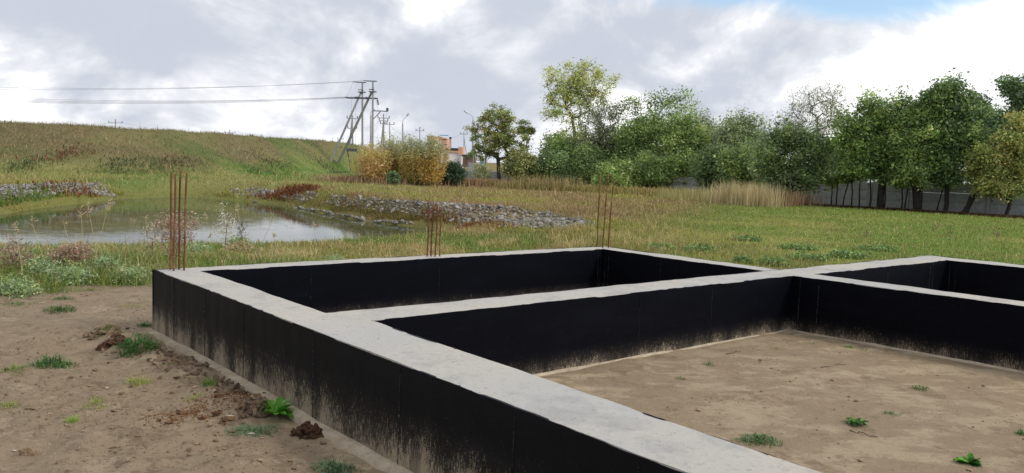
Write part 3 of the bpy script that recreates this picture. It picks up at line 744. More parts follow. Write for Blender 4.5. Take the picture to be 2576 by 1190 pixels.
for k, (v, t) in enumerate(ROCKS):
    for q in range(2): ROCKME.append(mesh('stone', v, t, M_stone, np.broadcast_to(RCOL[(k*2+q) % 5]*.92, v.shape)))
def rotm(r):
    a = r.normal(size=3)*.5; from_ = Matrix.Rotation(a[0], 3, 'X') @ Matrix.Rotation(a[1], 3, 'Y') @ Matrix.Rotation(r.uniform(0, 6.28), 3, 'Z'); return from_
def stone_bank(label, band, n, size, n_ind, seed, clear):
    """band: list of (bottom xy, top xy) pairs along the bank"""
    r = np.random.default_rng(seed); bt = np.array([b_[0] for b_ in band]); tp = np.array([b_[1] for b_ in band]); k = len(band)-1
    t = thing('stone_bank', label, 'stone bank', (*((bt+tp)/2).mean(0), 0)); o0 = np.array(t.location)
    u = r.uniform(0, k, n*2); f = np.floor(u).astype(int).clip(0, k-1); u = (u-f)[:, None]; v = r.uniform(0, 1, n*2)[:, None]
    P = (bt[f]*(1-u)+bt[f+1]*u)*(1-v)+(tp[f]*(1-u)+tp[f+1]*u)*v
    keep = fbm(P[:, 0]*.9, P[:, 1]*.9, 3, seed) > clear; P = P[keep]
    got = []; cell = {}
    for p_ in P:                                                    # keep stones from sitting in each other
        s = size*r.lognormal(0, .28); kx, ky = int(p_[0]/.3), int(p_[1]/.3)
        if any((p_[0]-a)**2+(p_[1]-b_)**2 < (.62*(s+c_))**2 for dx_ in (-1, 0, 1) for dy_ in (-1, 0, 1) for a, b_, c_ in cell.get((kx+dx_, ky+dy_), ())): continue
        cell.setdefault((kx, ky), []).append((p_[0], p_[1], s)); got.append((p_[0], p_[1], s))
        if len(got) >= n: break
    got.sort(key=lambda q: math.hypot(q[0], q[1])-q[2]*30)
    G = np.array(got); Z = base_z(G[:, 0], G[:, 1])+G[:, 2]*.18
    rest = MB()
    for i_, (x, y, s) in enumerate(got):
        m3 = rotm(r)
        if i_ < n_ind:
            o = bpy.data.objects.new('stone', ROCKME[int(r.integers(len(ROCKME)))]); scn.collection.objects.link(o); o.parent = t
            o.matrix_local = Matrix.Translation(Vector((x-o0[0], y-o0[1], Z[i_]))) @ m3.to_4x4() @ Matrix.Diagonal((s, s, s, 1))
        else:
            v, tr = ROCKS[int(r.integers(10))]; rest.add(v*s@np.array(m3).T+np.array([x-o0[0], y-o0[1], Z[i_]]), None, tr, RCOL[int(r.integers(5))]*.92)
    if rest.n: tag(rest.build('loose_stones', M_stone, t), kind='stuff')
    return t
def bandpx(L): return [(onground(*b_)[:2], onground(*t_)[:2]) for b_, zb, t_, zt_ in L]
stone_bank('long grey stone bank sloping down right of the pond',
           bandpx([((900, 528), -.45, (905, 500), -.1), ((980, 537), -.5, (985, 506), -.03), ((1060, 548), -.55, (1060, 511), .0), ((1150, 562), -.6, (1150, 514), .0), ((1240, 573), -.62, (1240, 519), .0), ((1330, 576), -.6, (1330, 527), .0),
                   ((1420, 574), -.45, (1410, 542), -.02), ((1500, 569), -.3, (1490, 562), -.1)]), 3000, .080, 300, 5, .24)
stone_bank('small weedy stone bank at the far right shore',
           bandpx([((575, 490), -.40, (582, 477), -.1), ((640, 493), -.45, (645, 475), -.1), ((700, 500), -.5, (700, 480), -.08), ((790, 512), -.5, (795, 488), -.06), ((905, 528), -.5, (900, 500), -.06)]), 1000, .085, 160, 6, .42)
stone_bank('blue grey stone bank along the left far shore',
           bandpx([((-260, 545), -.35, (-260, 480), .0), ((-100, 520), -.38, (-100, 474), .02), ((0, 503), -.42, (0, 469), .02), ((90, 499), -.42, (90, 465), .02), ((180, 492), -.42, (180, 462), .0), ((262, 492), -.5, (255, 464), -.05), ((290, 498), -.65, (285, 478), -.3)]), 2400, .080, 300, 7, .20)
stone_bank('thin line of wet stones at the waterline below the right bank',
           bandpx([((640, 509), -.80, (640, 506), -.74), ((760, 527), -.80, (760, 523), -.72), ((830, 541), -.80, (830, 537), -.72), ((900, 555), -.80, (900, 550), -.72), ((960, 563), -.80, (960, 558), -.7), ((1040, 570), -.8, (1040, 562), -.68)]), 320, .085, 140, 8, .34)

# ------------------------------------------------------------------ trees
def skeleton(trunk, tips, r):
    """grow limbs from a trunk polyline to the tips; returns nodes, parents"""
    P = [np.array(q, float) for q in trunk]; par = [-1]+list(range(len(P)-1)); nt0 = len(P)
    top = P[-1]; lo = trunk[max(1, int(len(P)*.45))][2]
    tips = sorted(tips, key=lambda q: np.linalg.norm(q-top)*.6+abs(q[2]-lo)*.4)
    A = np.zeros((nt0+len(tips)*8, 3)); A[:nt0] = P; m = nt0
    pen = np.zeros(len(A)); pen[:nt0] = [max(0, lo-q[2])*3 for q in P]
    tipn = []
    for a in tips:
        d = np.linalg.norm(A[:m]-a, axis=1)+pen[:m]+np.maximum(0, A[:m, 2]-a[2])*.9
        j_ = int(np.argmin(d)); L = np.linalg.norm(A[j_]-a); k = int(np.clip(L/.45, 1, 6)); prev = j_; s0 = A[j_].copy()
        for q in range(1, k+1):
            u = q/k; pt = s0+(a-s0)*u+np.array([0, 0, 1.])*math.sin(u*math.pi)*L*.10+r.normal(0, .035*L*(1-u)+.004, 3)*(u < 1)
            A[m] = pt; par.append(prev); prev = m; m += 1
        tipn.append(prev)
    return A[:m], np.array(par), tipn
def limbs(A, par, tipn, r0, rt, nt0, sides=5):
    cnt = np.zeros(len(A)); 
    for t in tipn: cnt[t] += 1
    for k in range(len(A)-1, 0, -1): cnt[par[k]] += cnt[k]
    rad = rt*np.maximum(cnt, 1)**.48; mx = rad[0]; rad = np.minimum(rad*(1 if mx < r0 else r0/mx)+0, r0)
    rad[:nt0] = np.maximum(rad[:nt0], np.linspace(r0, r0*.45, nt0)); rad = np.maximum(rad, rt*.6)
    idx = np.arange(1, len(A)); a = A[par[idx]]; b_ = A[idx]; ra = rad[par[idx]].copy(); rb = rad[idx]
    ra[idx >= nt0] = np.minimum(ra[idx >= nt0], rb[idx >= nt0]*1.6)
    T = b_-a; T /= np.linalg.norm(T, axis=1)[:, None]+1e-9; up = np.where(np.abs(T[:, 2:3]) < .9, [[0, 0, 1.]], [[1., 0, 0]])
    U = np.cross(T, up); U /= np.linalg.norm(U, axis=1)[:, None]+1e-9; W = np.cross(U, T); an = np.arange(sides)/sides*2*np.pi
    ring = np.cos(an)[None, :, None]*U[:, None]+np.sin(an)[None, :, None]*W[:, None]
    V = np.stack([a[:, None]+ring*ra[:, None, None], b_[:, None]+ring*rb[:, None, None]], 1).reshape(-1, 3)
    k = np.arange(len(idx))[:, None, None]*2*sides; j_ = np.arange(sides)[None, :, None]; j2 = (j_+1) % sides
    Q = np.concatenate([k+j_, k+j2, k+sides+j2, k+sides+j_], 2).reshape(-1, 4)
    return V, Q
def leafmesh(Cn, size, cols, r, droop=.0, narrow=.55, upbias=.3):
    n = len(Cn); u = r.normal(size=(n, 3)); u[:, 2] = u[:, 2]*.7-droop; u /= np.linalg.norm(u, axis=1)[:, None]
    nn = r.normal(size=(n, 3)); nn[:, 2] += upbias*2; v = np.cross(nn, u); v /= np.linalg.norm(v, axis=1)[:, None]+1e-9
    s = size*r.lognormal(0, .3, n)[:, None]/2
    V = np.stack([Cn-u*s, Cn+v*s*narrow-u*s*.1, Cn+u*s, Cn-v*s*narrow-u*s*.1], 1).reshape(-1, 3)
    return V, np.arange(n*4).reshape(-1, 4), np.repeat(cols, 4, 0)
FULL = 1.9
def tree(name, label, cat, base, crowns, trunk_r, cols, seed, ntip=110, nleaf=60, leaf=.11, spread=.28, lean=(0, 0), fork=.55, shoots=(), droop=0., narrow=.55, group=None,
         stems=1, rt=.006, shell=.6, bark=None, sparse_top=0., clump=.5, tn='trunk', cn='crown', depth=.85, twig_leaf=.0, sprig=.4):
    """base (px,py) or xyz; crowns: list of (px,py,rx,ry,[weight]) ellipses at the tree's own distance"""
    r = np.random.default_rng(seed)
    b0 = np.array(base, float); Yb = b0[1]; sc = Yb/2081.
    E_ = []
    for q in crowns:
        cpt = atY(q[0], q[1], Yb); E_.append((cpt-b0+np.array([0, (q[5] if len(q) > 5 else 0), 0]), q[2]*sc, q[3]*sc, q[4] if len(q) > 4 else 1.))
    wts = np.array([e_[1]*e_[2]*e_[3] for e_ in E_]); wts /= wts.sum()
    tips = []
    for k in r.choice(len(E_), ntip, p=wts):
        cc, rx, rz, _ = E_[k]; d = r.normal(size=3); d /= np.linalg.norm(d); rr = r.uniform(shell**3, 1)**(1/3)*r.uniform(.82, 1.12)
        tips.append(cc+d*np.array([rx, rx*depth, rz])*rr)
    tips = [q for q in tips if q[2] > min(.12, .03*sc*60)] or [np.array([0, 0, .05])]
    ntip0 = len(tips); zs_ = np.array([q[2] for q in tips]); zc = np.percentile(zs_, 55); ssc = max(e_[2] for e_ in E_)
    for q in [q for q in tips if q[2] > zc and r.random() < sprig]: tips.append(q+np.array([r.normal(0, .10), r.normal(0, .10), r.uniform(.10, .38)])*ssc)
    topz = max(e_[0][2]+e_[2]*.4 for e_ in E_); cx = np.average([e_[0][0] for e_ in E_], weights=wts)
    t = thing(name, label, cat, b0, group)
    Vs = []; Qs = []; nv = 0; TN = []; AL = []
    for s_ in range(stems):
        k = 7; u = np.linspace(0, 1, k); sx = (s_-(stems-1)/2)
        hx = topz*fork; wob = r.normal(0, .03*hx, (k, 3)); wob[0] = 0; wob[:, 2] = 0; wob = np.cumsum(wob, 0)*.5
        tr = np.column_stack([lean[0]*u+cx*.6*u**1.6+sx*(.10+.55*u)*(hx*.22), lean[1]*u+(r.normal()*.15*hx*u if stems > 1 else 0), -.12+(hx+.12)*u])+wob
        mine = tips if stems == 1 else [q for q in tips if int(np.clip((q[0]-cx)/(max(e_[1] for e_ in E_)*2.01)*stems+stems/2, 0, stems-1)) == s_]
        A, par, tipn = skeleton(tr, mine, r); V, Q = limbs(A, par, tipn, trunk_r, rt, k); Vs.append(V); Qs.append(Q+nv); nv += len(V)
        TN.append(A[tipn]); AL.append(A[k:])
    Tn = np.vstack(TN)
    for sh in shoots:                                              # long bare shoots
        a = atY(sh[0], sh[1], Yb)-b0; b_ = atY(sh[2], sh[3], Yb)-b0; u = np.linspace(0, 1, 8)[:, None]
        P = a+(b_-a)*u+np.array([0, 0, 1])*np.sin(u*np.pi)*.12*(b_-a)[0]*np.sign((b_-a)[0])+r.normal(0, .02, (8, 3)); m_ = MB().tube(P, np.linspace(.016, .006, 8), 4)
        V = np.vstack(m_.V); Vs.append(V); Qs.append(np.vstack(m_.Q)+nv); nv += len(V)
        Tn = np.vstack([Tn, P[4:]])
    obj(tn, mesh(tn, np.vstack(Vs), np.vstack(Qs), bark or M_bark, None, True), t)
    if nleaf:
        extra = np.vstack(AL); extra = extra[extra[:, 2] > topz*.18]
        if twig_leaf: Tn = np.vstack([Tn, extra[r.random(len(extra)) < twig_leaf]])
        zt_ = (Tn[:, 2]-Tn[:, 2].min())/max(np.ptp(Tn[:, 2]), .1)
        n_each = np.maximum(0, nleaf*FULL*(1-sparse_top*zt_**1.5)*r.lognormal(0, clump, len(Tn))).astype(int)
        Cn = np.repeat(Tn, n_each, 0); m = len(Cn); Cn = Cn+r.normal(0, spread, (m, 3))*np.array([1, 1, .75])+np.array([0, 0, -droop*spread])
        pal = np.array([lin(*q) for q in cols]); pick = r.integers(0, len(pal), len(Tn)); pc = np.repeat(pal[pick], n_each, 0); own = pal[r.integers(0, len(pal), m)]; tipb = np.repeat(np.exp(r.normal(0, .25, len(Tn))), n_each)[:, None]*2.65
        mixk = (r.random((m, 1)) < .45); cl = np.where(mixk, own, pc)*tipb*np.exp(r.normal(0, .25, (m, 1)))
        lum_ = cl.mean(1, keepdims=True); cl = cl*.74+lum_*np.array([1.08, 1.0, .78])*.26; ok = Cn[:, 2] > min(.03, topz*.05); V, Q, cc = leafmesh(Cn[ok], leaf, np.clip(cl[ok], .003, .8), r, droop, narrow)
        obj(cn, mesh(cn, V, Q, M_leaf, cc), t)
    return t
def gp(px, Y):
    p_ = atY(px, 450, Y); return np.array([p_[0], Y, gz1(p_[0], Y)-.03])
GRN = [(82, 102, 50), (96, 116, 58), (70, 90, 48), (112, 128, 64), (78, 96, 58)]
DGR = [(62, 84, 50), (72, 94, 54), (56, 74, 48), (84, 104, 58), (68, 88, 58)]
LGR = [(98, 120, 52), (84, 108, 50), (116, 134, 64), (74, 96, 48), (128, 140, 72)]
YEL = [(160, 150, 66), (138, 140, 66), (112, 126, 62), (172, 156, 76), (122, 130, 66), (98, 118, 60)]
GRY = [(100, 108, 78), (84, 94, 66), (118, 122, 92), (90, 96, 80)]
OLV = [(96, 104, 56), (112, 114, 58), (82, 92, 52), (126, 118, 64), (74, 86, 46)]
tree('apple_tree', 'lone small apple tree with crooked trunk in front of the pale fence', 'tree', gp(1257, 60), [(1238, 345, 60, 52), (1294, 352, 46, 44), (1258, 300, 42, 26), (1212, 385, 36, 24), (1322, 328, 20, 9, 4.), (1280, 292, 16, 16, 2.), (1300, 395, 32, 22), (1225, 318, 22, 18), (1330, 365, 12, 16)],
     .17, [(94, 108, 52), (108, 114, 54), (82, 98, 48), (122, 118, 60), (74, 94, 48), (132, 112, 64)], 11, 180, 42, .12, .15, lean=(-.25, 0), fork=.36, rt=.011, shell=.25)
tree('poplar_tree', 'tall yellowing tree at the left end of the hedge', 'tree', gp(1462, 60), [(1445, 255, 34, 30), (1488, 255, 34, 30), (1428, 208, 52, 36), (1515, 215, 40, 30), (1470, 205, 40, 40), (1415, 290, 46, 30), (1450, 345, 62, 50), (1400, 375, 36, 34), (1400, 245, 30, 26)],
     .15, YEL, 12, 270, 28, .13, .24, lean=(-.4, 0), fork=.62, rt=.008, shell=.2, sparse_top=.35, clump=.6,
     shoots=[(1420, 190, 1375, 172), (1440, 180, 1428, 162), (1470, 180, 1478, 160), (1500, 200, 1505, 172), (1530, 215, 1552, 195)])
tree('plum_tree', 'dark twisting half bare tree right of the yellow one', 'tree', gp(1482, 57.5), [(1490, 310, 44, 44), (1535, 300, 38, 42), (1510, 360, 60, 45), (1560, 270, 20, 20)], .13, GRY+[(70, 66, 54)], 13, 190, 14, .11, .24, fork=.5, rt=.010, shell=.2, lean=(.5, 0))
tree('hazel_tree', 'bushy tree throwing long bare shoots to the upper right', 'tree', gp(1625, 56), [(1600, 345, 52, 48), (1650, 365, 60, 60), (1585, 395, 50, 50), (1650, 310, 40, 24)], .10, LGR+GRN, 14, 260, 46, .13, .26, stems=3, fork=.45, shell=.3, sparse_top=.5,
     shoots=[(1625, 325, 1700, 245), (1640, 320, 1735, 238), (1630, 330, 1715, 228), (1640, 330, 1665, 232), (1630, 325, 1640, 240), (1650, 330, 1745, 262), (1600, 310, 1580, 250), (1610, 310, 1600, 255)])
tree('hedge_tree', 'rounded green bush tree with pale yellow centre leaves', 'tree', gp(1725, 54), [(1715, 360, 62, 62), (1745, 390, 62, 60), (1690, 400, 55, 50), (1725, 310, 45, 28)], .09, LGR, 15, 280, 48, .13, .26, stems=3, fork=.45, shell=.3, sparse_top=.6)
tree('hedge_tree', 'green bush tree merging under the tall yellowing tree', 'tree', gp(1420, 58), [(1400, 390, 44, 44), (1440, 400, 46, 50), (1385, 420, 34, 34)], .08, GRN+LGR[:2], 18, 200, 44, .13, .24, stems=2, fork=.45, shell=.25, sparse_top=.4)
tree('hedge_tree', 'olive bush tree behind the half bare tree', 'tree', gp(1540, 59), [(1530, 375, 50, 50), (1560, 400, 46, 50), (1505, 410, 40, 40)], .08, OLV+GRN, 19, 210, 34, .13, .26, stems=2, fork=.45, shell=.25, sparse_top=.5)
tree('hedge_tree', 'mid green bush tree under the thin birch top', 'tree', gp(1800, 55), [(1790, 385, 50, 56), (1820, 400, 46, 50), (1770, 370, 40, 44)], .08, GRN+GRY[:2], 20, 220, 42, .13, .26, stems=2, fork=.45, shell=.25, sparse_top=.5)
tree('young_birch', 'thin grey green birch top rising over the hedge middle', 'tree', gp(1775, 58), [(1768, 300, 34, 28), (1785, 340, 50, 40), (1750, 340, 30, 30)], .08, GRY, 16, 150, 13, .10, .24, fork=.7, shell=.15, droop=.7, narrow=.35)
tree('hedge_tree', 'loose airy bush tree at the right end of the hedge', 'tree', gp(1848, 52), [(1850, 345, 58, 50), (1880, 375, 50, 60), (1820, 390, 50, 55), (1890, 320, 30, 24)], .08, GRY+LGR[:3], 17, 260, 34, .12, .27, stems=3, fork=.5, shell=.2, sparse_top=.7)
for k, (px, Y, cw, lab, pal) in enumerate([
    (1310, 56, [(1310, 425, 36, 28), (1335, 440, 30, 24)], 'pale olive low shrub just right of the apple tree', OLV),
    (1395, 55, [(1390, 425, 42, 40), (1420, 445, 36, 28)], 'dark green low shrub under the tall yellowing tree', DGR+GRN),
    (1478, 54, [(1480, 430, 46, 42), (1455, 450, 34, 22)], 'dense ivy green shrub behind the thin rebar', GRN),
    (1560, 53, [(1560, 440, 46, 36), (1530, 455, 34, 20)], 'bright green shrub in the gap below the half bare tree', LGR),
    (1640, 52, [(1640, 435, 48, 40), (1660, 455, 36, 20)], 'mid green shrub below the tree with bare shoots', GRN+LGR[:2]),
    (1728, 51, [(1728, 435, 48, 40), (1750, 452, 38, 20)], 'yellow green shrub at the foot of the rounded bush tree', LGR),
    (1800, 50, [(1800, 435, 46, 40), (1815, 452, 38, 20)], 'deep green shrub behind the yellow reeds', DGR+GRN),
    (1872, 46, [(1872, 425, 48, 46), (1890, 450, 40, 24)], 'light green shrub behind the tall tan reeds', LGR+GRN)]):
    hv_ = (1.15, .85, 1.25, .8, 1.15, 1.1, 1.2, .95)[k]; cw = [(q[0], q[1]+(1-hv_)*18, q[2]*(1.1 if k % 2 else .95), q[3]*hv_) for q in cw]
    tree('hedge_shrub', lab, 'shrub', gp(px, Y+(k % 3)*.9), cw, .045, pal, 40+k, 110, 52, .13, .27, sprig=.9, stems=2, fork=.4, shell=.2, tn='stems', cn='foliage', group='low shrubs along the hedge foot', clump=.45)
tree('small_shrub', 'small thin shrub left of the apple trunk', 'shrub', gp(1212, 56.5), [(1212, 445, 28, 24), (1225, 460, 20, 12), (1205, 425, 14, 12)], .03, [(112, 118, 78), (98, 106, 66), (126, 124, 84)], 52, 70, 15, .10, .14, stems=3, fork=.4, shell=.2, tn='stems', cn='foliage')
tree('dark_shrub', 'dark green round shrub at the right end of the willow shrubs', 'shrub', gp(1136, 53), [(1140, 438, 25, 24), (1128, 443, 24, 20)], .04, [(48, 66, 44), (56, 74, 50), (42, 58, 40)], 53, 100, 60, .11, .16, stems=2, fork=.4, shell=.3, tn='stems', cn='foliage', clump=.15)
# orchard along the right fence
M_barkd = mat('orchard_bark', (.035, .03, .027), .95, .1, noise=(12, (.075, .065, .055), .5, .75), bump=(30, .6))
OR = 'old fruit trees along the fence'
OG = [(84, 104, 50), (100, 120, 56), (68, 90, 48), (120, 132, 62), (78, 98, 56)]
tree('fruit_tree', 'broad low fruit tree with drooping branches next to the tan reeds', 'tree', gp(1985, 43), [(1975, 390, 66, 60), (2040, 395, 66, 62), (1925, 410, 40, 46), (2000, 450, 70, 34), (1960, 340, 40, 24)], .13, OG[:3]+GRY[:2], 61, 300, 46, .12, .22, bark=M_barkd, stems=2, fork=.42, shell=.3, group=OR, sparse_top=.4)
tree('birch_tree', 'wispy grey birch standing behind the orchard', 'tree', gp(2060, 62), [(2055, 250, 70, 40), (2000, 290, 36, 42), (2090, 285, 52, 42), (2040, 310, 70, 40), (2085, 225, 36, 22)], .13, [(112, 112, 92), (96, 98, 76), (126, 122, 104), (86, 92, 66)], 62, 260, 15, .13, .27, fork=.72, shell=.1, droop=.9, narrow=.28, sparse_top=.2, rt=.007)
tree('fruit_tree', 'fruit tree with a thick double trunk at the fence middle', 'tree', gp(2220, 41.5), [(2195, 350, 66, 66), (2240, 330, 50, 60), (2165, 400, 50, 44), (2240, 410, 60, 48), (2195, 285, 36, 36), (2130, 330, 36, 40), (2262, 270, 30, 30)], .17, OG+LGR[:2], 63, 330, 46, .125, .21, bark=M_barkd, stems=2, fork=.46, shell=.3, group=OR, sparse_top=.45, lean=(.1, 0))
tree('fruit_tree', 'pale leaved fruit tree forking low at its stout trunk', 'tree', gp(2318, 40.5), [(2310, 350, 62, 66), (2290, 430, 58, 46), (2345, 400, 48, 50), (2330, 285, 48, 44), (2275, 365, 44, 50)], .20, LGR+OG, 64, 330, 46, .125, .20, bark=M_barkd, stems=2, fork=.36, shell=.3, group=OR, sparse_top=.35)
tree('fruit_tree', 'tall dark fruit tree on a straight trunk left of the broken stump', 'tree', gp(2384, 40), [(2390, 300, 56, 62), (2420, 330, 62, 60), (2370, 250, 46, 34), (2440, 280, 46, 34), (2400, 390, 60, 40), (2380, 440, 36, 26)], .12, DGR+OG[:2], 65, 340, 48, .13, .21, bark=M_barkd, fork=.6, shell=.3, group=OR, sparse_top=.3)
tree('fruit_tree', 'yellowing fruit tree at the right edge with leaning trunk', 'tree', gp(2538, 38.5), [(2540, 400, 52, 60), (2485, 425, 44, 44), (2570, 350, 40, 50), (2500, 470, 50, 24), (2560, 460, 40, 30)], .09, [(104, 110, 48), (120, 118, 54), (88, 102, 46), (76, 92, 44), (136, 126, 60)], 66, 270, 46, .125, .20, bark=M_barkd, fork=.42, shell=.3, group=OR, lean=(.2, 0))
tree('fruit_tree', 'high dark tree reaching in from the right edge above the yellowing one', 'tree', gp(2640, 40), [(2600, 290, 56, 56), (2640, 240, 60, 60), (2575, 330, 40, 40), (2545, 235, 20, 20), (2660, 340, 70, 70)], .14, DGR, 67, 240, 44, .13, .2, bark=M_barkd, fork=.6, shell=.25, group=OR, shoots=[(2560, 270, 2522, 202), (2580, 250, 2552, 210)])
tree('backdrop_tree', 'dark dense tree behind the fence at the right', 'tree', gp(2470, 52), [(2470, 340, 70, 60), (2520, 350, 60, 60), (2420, 370, 60, 50)], .13, DGR, 68, 200, 60, .15, .30, fork=.5, shell=.3, bark=M_barkd)
tree('backdrop_tree', 'shaded green tree behind the fence by the thick double trunk', 'tree', gp(2150, 54), [(2150, 390, 66, 50), (2220, 405, 62, 44), (2090, 410, 50, 44)], .13, GRN, 69, 200, 60, .15, .30, fork=.5, shell=.3, bark=M_barkd)
# thin stems in the shade
sap = [(2097, 43.6, 2090, 470, 'straight sapling by the fence post nearest the reeds'), (2109, 43.4, 2118, 462, 'slim sapling second from the reeds end'), (2127, 43.2, 2138, 455, 'sapling leaning right at its top before the second fence bay'),
       (2147, 43.0, 2132, 452, 'bent sapling curving left at the top'), (2164, 42.9, 2168, 445, 'very thin sapling beside a pale fence post'), (2194, 42.6, 2182, 440, 'taller sapling left of the thick double trunk'),
       (2232, 42.2, 2236, 445, 'sapling close right of the thick double trunk'), (2272, 41.9, 2262, 468, 'thin sapling with a low leafy tip mid bay'), (2282, 41.8, 2284, 468, 'short straight sapling before the stout forked trunk'), (2306, 41.6, 2290, 455, 'forked sapling touching the stout forked trunk'),
       (2363, 40.8, 2384, 472, 'leaning stem joining the straight dark trunk')]
for k, (px, Y, tx, ty, lab) in enumerate(sap):
    tree('sapling', lab, 'sapling', gp(px, Y), [(tx, ty-14, 15, 14)], .045, OG, 80+k, 16, 26, .12, .16, bark=M_barkd, fork=.95, shell=.2, group='dark saplings along the fence', rt=.008)
# broken leaning trunk
bt = gp(2428, 39.4); tp = atY(2455, 480, 39.4); st = thing('broken_trunk', 'broken leaning dark tree trunk without crown against the fence', 'tree stump', bt)
u = np.linspace(0, 1, 8); P = np.column_stack([(tp[0]-bt[0])*u+.04*np.sin(u*5), u*0, (tp[2]-bt[2]+.1)*u-.1])
MB().tube(P, .15-.04*u+.012*np.sin(u*11), 9).build('trunk', M_barkd, st, True)
MB().tube([P[-1]+[-.03, 0, -.05], P[-1]+[.02, 0, .14]], [.06, .012], 5).build('splintered_tip', M_barkd, st)

# willow shrubs: many fanned stems
def willow(label, px, Y, halfw, top, seed, lower, upper, n=75):
    r = np.random.default_rng(seed); b0 = gp(px, Y); t = thing('willow_shrub', label, 'shrub', b0, 'yellow willow shrubs by the power poles'); sc = Y/2081
    H = atY(px, top, Y)[2]-b0[2]; m_ = MB(); Cn = []; hh = []
    for k in range(n):
        a = r.uniform(0, 2*np.pi); q = r.random()**.6; e = np.array([math.cos(a)*q*halfw*sc, math.sin(a)*q*halfw*sc*.9, H*(1-.30*q**2.5)*r.uniform(.74, 1.06)])
        s = np.array([r.normal(0, .25), r.normal(0, .25), -.08]); u = np.linspace(0, 1, 6)[:, None]
        P = s+(e-s)*u+np.array([e[0], e[1], 0])*(np.sin(u*np.pi)*.14)+r.normal(0, .02, (6, 3)); m_.tube(P, np.linspace(.016, .004, 6), 4, False)
        nl = 150; uu = r.uniform(.16, 1.03, nl); pt = np.stack([np.interp(uu, u[:, 0], P[:, i_]) for i_ in range(3)], 1)+r.normal(0, .11, (nl, 3)); Cn.append(pt); hh.append(pt[:, 2]/H)
    m_.build('stems', M_willow, t); Cn = np.vstack(Cn); hh = np.concatenate(hh); lo = np.array([lin(*q) for q in lower]); up = np.array([lin(*q) for q in upper]); nn_ = len(Cn)
    f = sst(.46, .74, hh+r.normal(0, .10, nn_))[:, None]; col = lo[r.integers(0, len(lo), nn_)]*(1-f)+up[r.integers(0, len(up), nn_)]*f; col = col*.85+col.mean(1, keepdims=True)*.15; col *= 1.65*np.exp(r.normal(0, .22, (nn_, 1)))
    V, Q, cc = leafmesh(Cn, .15, np.clip(col, .003, .8), r, -.4, .22); obj('foliage', mesh('foliage', V, Q, M_leaf, cc), t)
M_willow = mat('willow_stem', (.16, .105, .045), .8, .2)
UPW = [(140, 146, 106), (160, 158, 114), (122, 132, 98), (166, 158, 104)]
willow('orange tinged willow shrub at the left of the row', 935, 51.5, 52, 362, 91, [(196, 150, 84), (184, 140, 84), (178, 150, 76), (204, 160, 100)], [(176, 156, 80), (160, 150, 92)])
willow('tall golden willow shrub with grey green tips, second in the row', 985, 53, 46, 338, 92, [(190, 160, 74), (178, 152, 70), (198, 168, 90)], UPW)
willow('golden willow shrub in the middle, third in the row', 1035, 52, 46, 344, 93, [(186, 158, 76), (172, 148, 70), (194, 166, 92)], UPW)
willow('deep yellow willow shrub beside the dark green shrub', 1086, 51.5, 44, 340, 94, [(188, 152, 62), (174, 140, 58), (198, 160, 80)], UPW)
tree('small_shrub', 'little dark green shrub low between the willow shrubs', 'shrub', gp(990, 49.5), [(990, 447, 11, 12)], .02, DGR, 95, 40, 40, .10, .10, fork=.4, shell=.2, tn='stems', cn='foliage')

# ------------------------------------------------------------------ precast fence
fa, fb = FENCE; fd = (fb-fa)/np.linalg.norm(fb-fa); nb = 28; bl = np.linalg.norm(fb-fa)/nb; frz = math.atan2(fd[1], fd[0])
fence = thing('concrete_fence', 'long grey precast concrete panel fence behind the fruit trees', 'fence', (*fa, 0))
hx, hz, ch_ = (bl-.13)/2, .2415, .022
def rect(x, z, y): return [(-x, y, -z), (x, y, -z), (x, y, z), (-x, y, z)]
PVt = np.array(rect(hx-ch_, hz-ch_, -.032)+rect(hx, hz, -.012)+rect(hx, hz, .012)+rect(hx-ch_, hz-ch_, .032))
pq = [[0, 1, 2, 3], [15, 14, 13, 12]]+[[k*4+q, (k+1)*4+q, (k+1)*4+(q+1) % 4, k*4+(q+1) % 4][::-1] for k in range(3) for q in range(4)]
pm = mesh('panel', PVt, np.array(pq), M_fence)
postme = None
for k in range(nb+1):
    f_ = k/nb; top = 1.46-(1.46-.94)*np.interp(f_, [0, .16, .3, .72, 1], [0, .02, .35, 1, 1.]); p_ = fa+fd*bl*k
    if postme is None:
        q = MB().box((0, 0, 0), (.13, .12, 2.0)).build('post', M_fence); postme = q.data; bpy.data.objects.remove(q)
    o = bpy.data.objects.new('post', postme); scn.collection.objects.link(o); o.parent = fence; o.location = (p_[0]-fa[0], p_[1]-fa[1], top-1.0+.03); o.rotation_euler = (0, 0, frz)
    if k < nb:
        for c_ in range(3):
            o = bpy.data.objects.new('panel', pm); scn.collection.objects.link(o); o.parent = fence
            o.location = (p_[0]-fa[0]+fd[0]*bl/2, p_[1]-fa[1]+fd[1]*bl/2, top-.24-c_*.484+R.normal(0, .004)); o.rotation_euler = (R.normal(0, .006), 0, frz)

